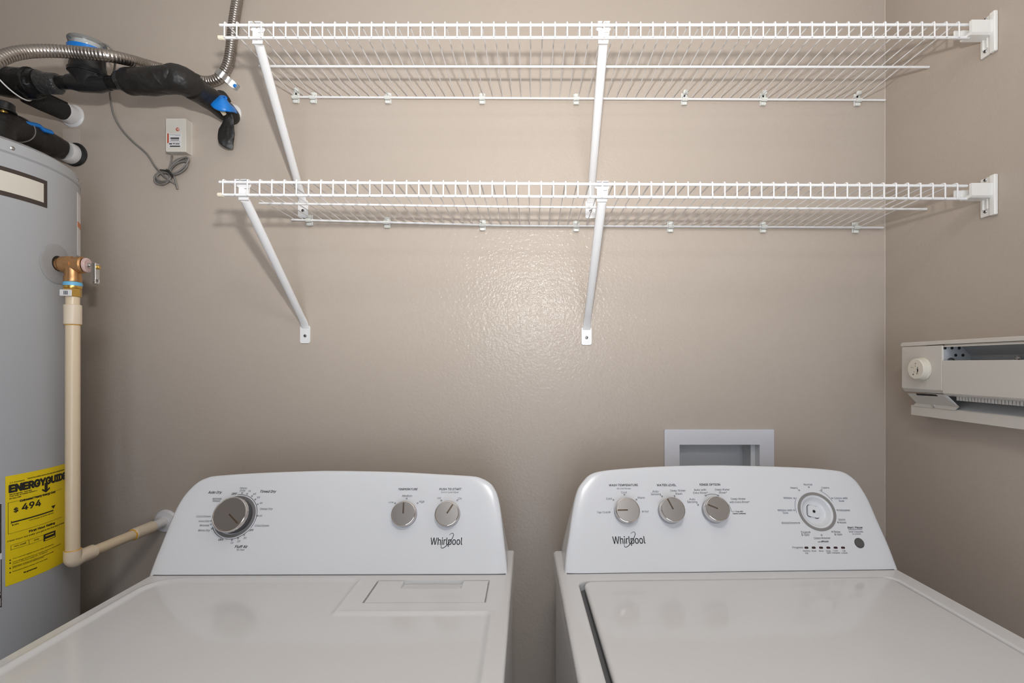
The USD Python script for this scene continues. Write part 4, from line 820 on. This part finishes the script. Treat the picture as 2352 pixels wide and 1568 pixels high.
f2 = spline([P(500, 208, 1.268), P(510, 212, 1.272), P(519, 224, 1.276), P(527, 236, 1.284)], 0.004)
part('tape_flap', tube(f2, np.interp(np.linspace(0, 1, len(f2)), [0, .3, .8, 1], [.002, .007, .008, .006]), 12, squash=((0.5, -0.8, 0.3), 0.25)), 'tape_brown', mp)
part('wall_plate', place(lathe([(0.026, 0.0003), (0.026, 0.003), (0.020, 0.006)], 32), frame_from((0, -1, 0)), P(533, 262, WY)), 'flange', mp, label='white round wall plate')

p2 = thing('foam_pipe', 'black foam-covered pipe stub with white wall plate, below the water meter pipe', 'pipe', tuple(P(170, 267, WY)))
w2 = P(168, 267, WY); f2_ = [w2 + [0, -0.030, 0], P(95, 232, 1.245), P(62, 216, 1.212)]
part('foam_sleeve', crumple(tube(resample(f2_, 0.006)[0], 0.0235, 28), 0.0012, 60, 3), 'foam', p2, smooth=60)
part('seam', tube([p + np.array([0.016, -0.004, 0.0175]) for p in f2_], 0.0022, 8), 'black_plastic', p2)
part('collar', place(lathe([(0.0245, 0.002), (0.0245, 0.026), (0.022, 0.030)], 32), frame_from((0, -1, 0)), w2), 'flange', p2, label='white collar at the wall')
part('wall_plate', place(lathe([(0.031, 0.0003), (0.031, 0.002), (0.028, 0.005)], 36), frame_from((0, -1, 0)), w2), 'flange', p2, label='white round wall plate')

p3 = thing('taped_pipe', 'black taped pipe with a blue handle, joining the top of the water heater', 'pipe', tuple(P(172, 357, WY)))
w3 = P(170, 356, WY)
f3 = spline([w3 + [0, -0.028, 0], P(130, 338, 1.285), P(80, 314, 1.225), P(40, 296, 1.178), P(14, 288, 1.145), P(-4, 300, 1.12), P(-8, 340, 1.10), np.array([-1.200, 1.095, TZ + 0.0385])], 0.006)
part('taped_sleeve', crumple(tube(f3, np.interp(np.linspace(0, 1, len(f3)), [0, .08, .3, .7, 1], [.024, .0285, .030, .031, .029]), 32), 0.0028, 30, 12), 'tape_brown', p3, smooth=60)
part('tape_edge', tube([P(38, 296, 1.176) + 0.0315 * np.array([math.cos(t), 0.45 * math.cos(t), math.sin(t)]) for t in k_], 0.0012, 6, closed=True), 'wire_grey', p3)
part('collar', place(lathe([(0.027, 0.006), (0.027, 0.020), (0.024, 0.026)], 32), frame_from((0, -1, 0)), w3), 'flange', p3, label='white collar at the wall')
part('wall_plate', place(lathe([(0.031, 0.0003), (0.032, 0.004), (0.030, 0.007)], 36), frame_from((0, -1, 0)), w3 + [0.006, 0, 0]), 'black_plastic', p3, label='black round wall plate')
hb3 = spline([P(49, 279, 1.166), P(62, 283, 1.180), P(88, 289, 1.208), P(98, 297, 1.218), P(122, 305, 1.240)], 0.004)
part('blue_handle', tube(hb3, np.interp(np.linspace(0, 1, len(hb3)), [0, .03, .6, .72, .97, 1], [.004, .0095, .010, .0105, .0090, .004]), 14, squash=((0.3, -0.55, 0.75), 0.55)), 'blue', p3, label='blue lever handle')
bs = P(8, 268, 1.135)
st = part('brass_stem', place(lathe([(0.0125, -0.022), (0.0125, -0.012), (0.0105, -0.011), (0.0105, -0.005), (0.012, -0.004), (0.012, 0.002), (0.0105, 0.003), (0.0105, 0.012)], 24), np.eye(3), bs), 'brass_bright', p3, label='brass threaded stem')
part('cap', place(lathe([(0.017, 0.010), (0.0225, 0.011), (0.0225, 0.014), (0.0195, 0.016), (0.0195, 0.030), (0.017, 0.032)], 28), np.eye(3), bs), 'black_plastic', st, label='black cap')
pt_ = [P(148, 300, WY), P(181, 300, WY), P(181, 336, WY), P(150, 330, WY)]
solo('wall_patch', place(extrude(Polygon([(p[0], p[2]) for p in pt_]).buffer(0.004), 0.0012), R_, (0, WY - 0.0002, 0)), 'plaster_patch', 'pale plaster patch on the wall between the two pipe plates', 'wall patch')

# ------------------------------------------------------------------ water meter
MC = P(203, 190, YP); tilt = np.array([0.06, -0.10, 1.0]); tilt /= np.linalg.norm(tilt)
wm = thing('water_meter', 'black water meter with clear dome and blue band on the pipe', 'water meter', tuple(MC))
zl = lambda py: (P(0, min(py + 20, 190), YP)[2] - MC[2]) if py < 160 else (P(0, py, YP)[2] - MC[2]) * 0.9
part('body', along(MC, tilt, lathe([(0.020, -0.012), (0.026, zl(186)), (0.034, zl(176)), (0.0365, zl(172)), (0.0365, zl(150)), (0.0355, zl(147)), (0.0350, zl(136)), (0.0335, zl(132)), (0.0335, zl(110))], 40)), 'black_plastic', wm)
part('body_rib', cat_([along(MC, tilt, lathe([(0.0362, zl(py)), (0.0385, zl(py) + 0.0012), (0.0385, zl(py) + 0.0046), (0.0362, zl(py) + 0.0058)], 40)) for py in (172, 150)]), 'black_plastic', wm)
part('blue_band', along(MC, tilt, lathe([(0.0345, zl(111)), (0.0372, zl(110)), (0.0372, zl(98)), (0.0345, zl(97))], 40)), 'blue', wm, label='blue band')
part('dome', along(MC, tilt, lathe([(0.0350, zl(98)), (0.0350, zl(90)), (0.0366, zl(86)), (0.0366, zl(82)), (0.0345, zl(79)), (0.02, zl(78))], 40)), 'clear', wm, smooth=40, label='clear plastic dome')
part('register', along(MC, tilt, lathe([(0.0300, zl(97)), (0.0300, zl(88)), (0.0285, zl(86))], 32)), 'paper', wm, label='white register under the dome')
part('saddle', tube([P(160, 188, YP), P(182, 190, YP), P(226, 192, YP), P(250, 190, YP)], [0.017, 0.021, 0.021, 0.017], 20), 'black_plastic', wm)

# ------------------------------------------------------------------ flexible conduit and its clamp
cd = spline(list(np.array([(-1.335, 0.93, TZ + 0.0385), (-1.335, 0.935, TZ + 0.09), (-1.30, 0.955, TZ + 0.145)])) + list(PP((-60, 172, 0.995), (-20, 146, 1.01), (20, 127, 1.035), (60, 119, 1.06), (110, 117, 1.085), (160, 119, 1.105), (203, 122.5, 1.115), (250, 128.5, 1.13), (295, 138, 1.165), (340, 150, 1.225), (395, 165, 1.272), (440, 180, 1.298), (478, 187, 1.312), (505, 178, 1.3145), (522, 152, 1.3150),
               (529, 122, 1.3150), (533, 90, 1.315), (536, 60, 1.315), (541, 25, 1.315), (545, 0, 1.315), (552, -60, 1.315), (556, -113, 1.315))), 0.004)
cq, s_ = resample(cd, 0.00105)
solo('flexible_conduit', tube(cq, 0.0122 + 0.0012 * np.abs(np.sin(math.pi * s_ / 0.0063)) ** 0.6, 18), 'steel', 'ribbed steel conduit arching over the pipes and climbing the wall', 'conduit', smooth=50)
cl = thing('conduit_clamp', 'shiny zinc clamp with blue screw holding the conduit to the wall', 'clamp', tuple(P(515, 176, WY)))
ci = int(np.argmin(np.linalg.norm(cq - P(510, 172, 1.3148), axis=1))); c0 = cq[ci]; ax = cq[ci + 6] - cq[ci - 6]; ax[1] = 0; ax /= np.linalg.norm(ax); sd = np.cross(ax, [0, 1, 0]); sd = sd if sd[0] > 0 else -sd
an = np.radians(np.linspace(-8, 188, 22)); strap = [c0 + 0.0152 * (math.cos(t) * sd - math.sin(t) * np.array([0, 1, 0])) for t in an]
def ribbon(pts, ax, w, th):
    loops = []; pts = np.array(pts); tt = np.gradient(pts, axis=0); tt /= np.linalg.norm(tt, axis=1, keepdims=True)
    for p, t in zip(pts, tt):
        nn = np.cross(t, ax); loops.append(np.array([p - ax * w / 2 - nn * th / 2, p + ax * w / 2 - nn * th / 2, p + ax * w / 2 + nn * th / 2, p - ax * w / 2 + nn * th / 2]))
    m = rings(loops); trimesh.repair.fix_normals(m); return m
foot0 = strap[0].copy(); foot0[1] = WY - 0.0012
part('strap', ribbon([foot0 + sd * 0.006, foot0 + sd * 0.0015, strap[0] + [0, 0.004, 0]] + strap, ax, 0.017, 0.0014), 'zinc', cl)
e0_ = strap[0]; tabp = [np.array([e0_[0], WY - 0.0012, e0_[2]]) + sd * 0.0005, np.array([e0_[0], WY - 0.0012, e0_[2]]) + sd * 0.029]
tabm = extrude(Polygon(rrect(-0.002, 0.031, -0.0085, 0.0085, 0.005)), 0.0016)
Rt = np.stack([sd, ax if np.cross(sd, ax)[1] < 0 else -ax, np.cross(sd, ax if np.cross(sd, ax)[1] < 0 else -ax)], 1)
part('tab', place(tabm, Rt, (e0_[0], WY - 0.0004, e0_[2])), 'zinc', cl)
part('screw', place(lathe([(0.0045, 0), (0.0045, 0.0016), (0.003, 0.003)], 16), frame_from((0, -1, 0)), np.array([e0_[0], WY - 0.0018, e0_[2]]) + sd * 0.018), 'blue', cl, label='blue painted screw')

# ------------------------------------------------------------------ transmitter box and its cable
tb = thing('transmitter_box', 'small ivory meter transmitter box with red mark on the wall', 'transmitter', tuple(P(411, 310, WY)))
yb = WY - 0.027
b0, b1 = P(380, 349, yb), P(426.5, 271, yb); k0 = WY - 0.0003
x1b = P(442, 0, WY)[0]; z0b = P(0, 357, WY)[2]; z1b = P(0, 281, WY)[2]
loops = []
for x0, x1, z0, z1, y in ((b0[0] - 0.002, x1b, z0b, z1b, k0), (b0[0] - 0.002, x1b - 0.001, z0b, z1b, WY - 0.006), (b0[0], b1[0] + 0.0008, b0[2], b1[2], yb + 0.0015), (b0[0] + 0.0012, b1[0] - 0.0006, b0[2] + 0.0012, b1[2] - 0.0012, yb)):
    loops.append(np.array([(x, y, z) for x, z in rrect(x0, x1, z0, z1, 0.0025, 4)]))
bm = rings(loops); trimesh.repair.fix_normals(bm); part('case', bm, 'box', tb, smooth=35)
def on_box(x0, y0, x1, y1, mat, name, h=0.0003):       # crop pixels of the box's front
    q0, q1 = P(340 + x0 / 8.25, 250 + y1 / 8.25, yb), P(340 + x1 / 8.25, 250 + y0 / 8.25, yb)
    return box(q0[0], q1[0], yb - h, yb + 0.0002, q0[2], q1[2])
part('red_mark', on_box(368, 468, 396, 648, 'red', 'red_mark', 0.0006), 'red', tb, smooth=False)
lb = part('label', on_box(388, 468, 630, 730, 'paper', 'label', 0.0004), 'paper', tb, smooth=False, label='white printed sticker')
part('label_print', cat_([on_box(*r, 'ink', 'p', 0.0007) for r in ((428, 545, 592, 570), (430, 585, 590, 595), (402, 654, 458, 674), (475, 652, 510, 668), (522, 656, 598, 670), (418, 698, 610, 720))]), 'ink', lb, smooth=False)
part('label_print', cat_([on_box(*r, 'ink', 'p', 0.0007) for r in ((418, 485, 620, 495), (515, 505, 620, 512), (412, 622, 620, 632))]), 'knob_body', lb, smooth=False)
lc = P(340 + 562 / 8.25, 250 + 388 / 8.25, yb - 0.0002)
part('round_logo', cat_([place(extrude(shapely.Point(0, 0).buffer(0.0048).difference(shapely.Point(0.0008, 0.0004).buffer(0.0033)).union(LineString([(-0.0005, 0.004), (0.0008, 0), (-0.0002, -0.003)]).buffer(0.0006)), 0.0003), R_, lc)]), 'red', tb, smooth=False)
part('side_label', box(0, 0.0003, 0, 0.012, 0, 0.028), 'paper', tb, smooth=False) if False else None
part('bottom_hole', place(lathe([(0.0028, 0), (0.0028, 0.0006)], 14), frame_from((0, -0.0, -1)), (P(412, 0, WY - .014)[0], WY - 0.014, z0b + 0.002)), 'cream_cap', tb)
WZ = WY - 0.006
ca = thing('meter_cable', 'thin grey cable from the water meter, coiled and tied below the transmitter box', 'cable', tuple(P(390, 395, WY)))
run = spline(PP((240, 100, 1.165), (255, 112, 1.172), (263, 135, 1.19), (263, 158, 1.215), (255, 185, 1.25), (252, 208, 1.28), (255, 235, 1.305), (263, 268, 1.318), (280, 298, WZ), (305, 325, WZ), (336, 352, WZ), (356, 382, WZ), (375, 402, 1.312), (392, 415, 1.314), (404, 424, WZ), (407, 434, WZ)), 0.004)
part('lead', tube(run, 0.0022, 10), 'wire_grey', ca)
part('lead', tube(spline(PP((395, 357.5, 1.314), (394, 364, 1.318), (391, 378, 1.317), (386, 394, 1.312)), 0.003), 0.0022, 10), 'wire_grey', ca)
part('lead', tube(spline(PP((398, 402, 1.318), (403, 415, 1.320), (408, 434, WZ)), 0.003), 0.0020, 10), 'wire_grey', ca)
for k, (cx, cy, rx, ry, an_) in enumerate([(411, 381, 27, 12, -36), (412, 383, 24, 9, -34), (409, 382, 25, 14, -40), (411, 385, 22, 11, -32), (410, 380, 28, 10, -38), (373, 407, 19, 13, -10), (375, 408, 17, 12, 8), (372, 409, 18, 14, -20), (376, 406, 16, 10, -5)]):
    a = math.radians(an_); t = np.linspace(0, 2 * math.pi, 40)[:-1]
    ex, ey = rx * np.cos(t), ry * np.sin(t)
    pts = [P(cx + x * math.cos(a) - y * math.sin(a), cy + x * math.sin(a) + y * math.cos(a), WZ - 0.0033 * (k % 5) + 0.001 * math.sin(3 * q + k)) for x, y, q in zip(ex, ey, t)]
    part('loop', tube(pts, 0.0021, 8, closed=True), 'wire_grey', ca)
part('cable_tie', tube(PP((383, 390, 1.315), (387, 392, 1.305), (392, 399, 1.304), (396, 405, 1.312)), 0.0028, 8), 'wire_tie', ca)
part('cable_tie', tube(PP((368, 390, 1.318), (378, 391, 1.308), (386, 394, 1.306)), 0.0018, 8), 'wire_tie', ca)

# ------------------------------------------------------------------ electric heater on the right wall
HY = 1.19; HE = 0.30                         # its far end; the near end lies outside the picture
bh = thing('wall_heater', 'almond electric convector heater with round knob on the right wall', 'heater', (WX, 0.75, 1.237))
Rh = np.array([[-1, 0, 0], [0, 0, -1.0], [0, 1, 0]])        # profile (distance from wall, height) swept towards the camera
def sweep(prof, y1, y0, closed=True):
    m = trimesh.creation.extrude_polygon(Polygon(prof) if not isinstance(prof, Polygon) else prof, y1 - y0, engine='earcut')
    v = np.asarray(m.vertices); v = np.c_[WX - v[:, 0], y1 - v[:, 2], v[:, 1]]; m = trimesh.Trimesh(v, m.faces, process=False); trimesh.repair.fix_normals(m); return m
T = 0.062; Z0, Z1 = 1.2366, 1.411; fy = 1.0690
part('top_cap', sweep(Polygon([(0.0003, Z1 - 0.004), (0.0003, Z1), (T - 0.004, Z1), (T + 0.0005, Z1 - 0.003), (T + 0.0005, Z1 - 0.0088), (T - 0.002, Z1 - 0.0088), (T - 0.002, Z1 - 0.005), (0.03, Z1 - 0.004)]), HY, HE), 'heater', bh)
part('top_lip', sweep(Polygon([(T - 0.010, Z1 - 0.0050), (T - 0.0035, Z1 - 0.0095), (T - 0.0015, Z1 - 0.0148), (T - 0.004, Z1 - 0.0148), (T - 0.011, Z1 - 0.0075)]), 1.068, HE), 'heater', bh)
part('back_plate', sweep([(0.0003, Z0 + 0.010), (0.0022, Z0 + 0.010), (0.0022, Z1 - 0.004), (0.0003, Z1 - 0.004)], HY - 0.004, HE), 'heater_in', bh)
part('reflector', sweep([(0.0022, Z1 - 0.033), (0.0022, Z1 - 0.0045), (0.030, Z1 - 0.0045), (0.0285, Z1 - 0.006), (0.0040, Z1 - 0.0305)], fy - 0.001, HE), 'heater_in', bh)
part('bottom_lip', sweep(Polygon([(0.0003, Z0), (0.036, Z0), (0.036, Z0 + 0.0215), (0.0345, Z0 + 0.0235), (0.0335, Z0 + 0.0225), (0.0345, Z0 + 0.0205), (0.0345, Z0 + 0.0015), (0.0003, Z0 + 0.0015)]), HY + 0.002, HE), 'heater', bh)
part('bottom_tray', sweep(Polygon([(0.0345, Z0 + 0.0235), (0.0345, Z0 + 0.0215), (0.003, Z0 + 0.045), (0.003, Z0 + 0.0475)]), HY - 0.002, HE), 'heater_in', bh)
part('front_cover', sweep(Polygon([(T - 0.0016, 1.3662), (T - 0.0010, 1.3670), (T, 1.3655), (T, 1.2965), (T - 0.002, 1.2935), (T - 0.012, 1.2900), (T - 0.013, 1.2912), (T - 0.0030, 1.2950), (T - 0.0016, 1.2975)]), fy, HE), 'heater', bh)
eb = tm(m3.Manifold.batch_hull([m3.Manifold.sphere(0.0035, 12).translate((x, y, z)) for x, y, z in [(WX - T + 0.0035, yy, zz) for yy in (fy + 0.0045, HY - 0.004) for zz in (1.3975, 1.303)] + [(WX - 0.004, yy, zz) for yy in (fy + 0.0045, HY - 0.004) for zz in (1.3975, 1.303)] + [(WX - T + 0.009, yy, 1.2965) for yy in (fy + 0.0045, HY - 0.004)]]))
part('control_box', eb, 'heater', bh)
# the folded skirt under the control box
def plate(pts, th=0.0015, mat='heater', name='skirt_plate'):
    pts = np.array(pts, float); n = np.cross(pts[1] - pts[0], pts[2] - pts[0]); n /= np.linalg.norm(n)
    m = rings([pts - n * th / 2, pts + n * th / 2]); trimesh.repair.fix_normals(m); return part(name, m, mat, bh, smooth=False)
def Hh(px, py, t): return P(px, py, (WX - t) * F / (px - CX))
plate([Hh(2085, 903, 0.052), Hh(2165.5, 906, 0.057), Hh(2202, 933, 0.037), Hh(2107, 926, 0.0375)])
plate([Hh(2104, 925.5, 0.0372), Hh(2203, 934, 0.037), Hh(2194, 942, 0.0368), Hh(2097, 932, 0.0366)])
plate([Hh(2165, 906, 0.056), Hh(2176, 907, 0.050), Hh(2203.5, 934, 0.0345), Hh(2201, 932, 0.037)])
plate([Hh(2104, 903.5, 0.0550), Hh(2150, 906, 0.0570), Hh(2154, 909.5, 0.0545), Hh(2107, 907, 0.0535)], 0.0012, 'dark', 'vent_slot')
sl = screw(Hh(2145.5, 932, 0.0378), (-1, 0, 0.15), 0.0038, bh, mat='zinc'); part('screw_slot', sl, 'screw', bh)
for (px, py) in ((2339, 822),):
    sl = screw(Hh(px, py, 0.007), (-1, 0, 0.1), 0.0052, bh, mat='zinc'); part('screw_slot', sl, 'screw', bh)
# inner end plate with knock-out holes, seen through the top opening
ye = fy - 0.0006
part('end_plate', box(WX - T + 0.003, WX - 0.002, ye, ye + 0.0012, 1.30, Z1 - 0.0125), 'heater_in', bh, smooth=False)
for px, py in ((2170.5, 799), (2186.5, 799), (2203, 799), (2195, 815.5), (2211.5, 815.5)):
    part('knockout_hole', place(lathe([(0.0031, 0), (0.0031, 0.0006)], 16), frame_from((0, -1, 0)), P(px, py, ye - 0.0001)), 'dark', bh)
part('knockout_ring', place(lathe([(0.0095, 0), (0.0095, 0.0008), (0.0080, 0.0012), (0.0078, 0.0004)], 28), frame_from((0, -1, 0)), P(2184, 831, ye)), 'screw', bh)
# element fins showing below the front cover
for k in range(34):
    y = 1.046 - k * 0.0072
    if y > 0.80: part('fin', tm(rbox_m(WX - 0.050, WX - 0.014, y - 0.0028, y + 0.0028, 1.2815, 1.325, 0.0006, 4)), 'fin', bh, smooth=False)
part('element_rod', tube([(WX - 0.032, 1.06, 1.303), (WX - 0.032, 0.5, 1.303)], 0.005, 12), 'steel', bh)
kc_ = np.array([WX - T, 1.1245, 1.348])
hk = part('knob', place(lathe([(0.0262, 0.0003), (0.0262, 0.003), (0.0248, 0.004), (0.0236, 0.0150), (0.0222, 0.0166), (0.008, 0.0168)], 48), frame_from((-1, 0, 0)), kc_), 'heater_knob', bh, label='round almond thermostat knob')
Rf = np.array([[0, 0, -1.0], [-1, 0, 0], [0, 1, 0]])        # drawn (right, up) on the knob's face, seen from the room
fo = kc_ + [-0.0168, 0, 0]
mk = [LineString([(x0, y0), (x1, y1)]).buffer(0.00035) for x0, y0, x1, y1 in ((-0.012, 0.004, -0.0105, 0.0035), (-0.0065, 0.003, -0.005, 0.002), (0.0005, 0.0075, 0.001, 0.0055), (-0.003, -0.006, -0.0022, -0.008), (0.003, 0.000, 0.0038, -0.001))]
part('knob_print', cat_([place(extrude(g, 0.0003), Rf, fo) for g in mk] + [place(extrude(shapely.Point(-0.0055, -0.0125).buffer(0.0018).difference(shapely.Point(-0.0055, -0.0122).buffer(0.0011)), 0.0003), Rf, fo),
      place(extrude(Polygon(rrect(-0.0002, 0.0022, 0.0115, 0.0132, 0.0004)), 0.0003), Rf, fo), place(extrude(LineString([(0.0072, 0.003), (0.0075, -0.004), (0.0058, -0.0105)]).buffer(0.0016).difference(LineString([(0.0072, 0.003), (0.0075, -0.004), (0.0058, -0.0105)]).buffer(0.0011)), 0.0003), Rf, fo),
      place(extrude(LineString([(0.0075, -0.001), (0.0072, -0.0055)]).buffer(0.0009), 0.0003), Rf, fo)]), 'ink', hk, smooth=False)
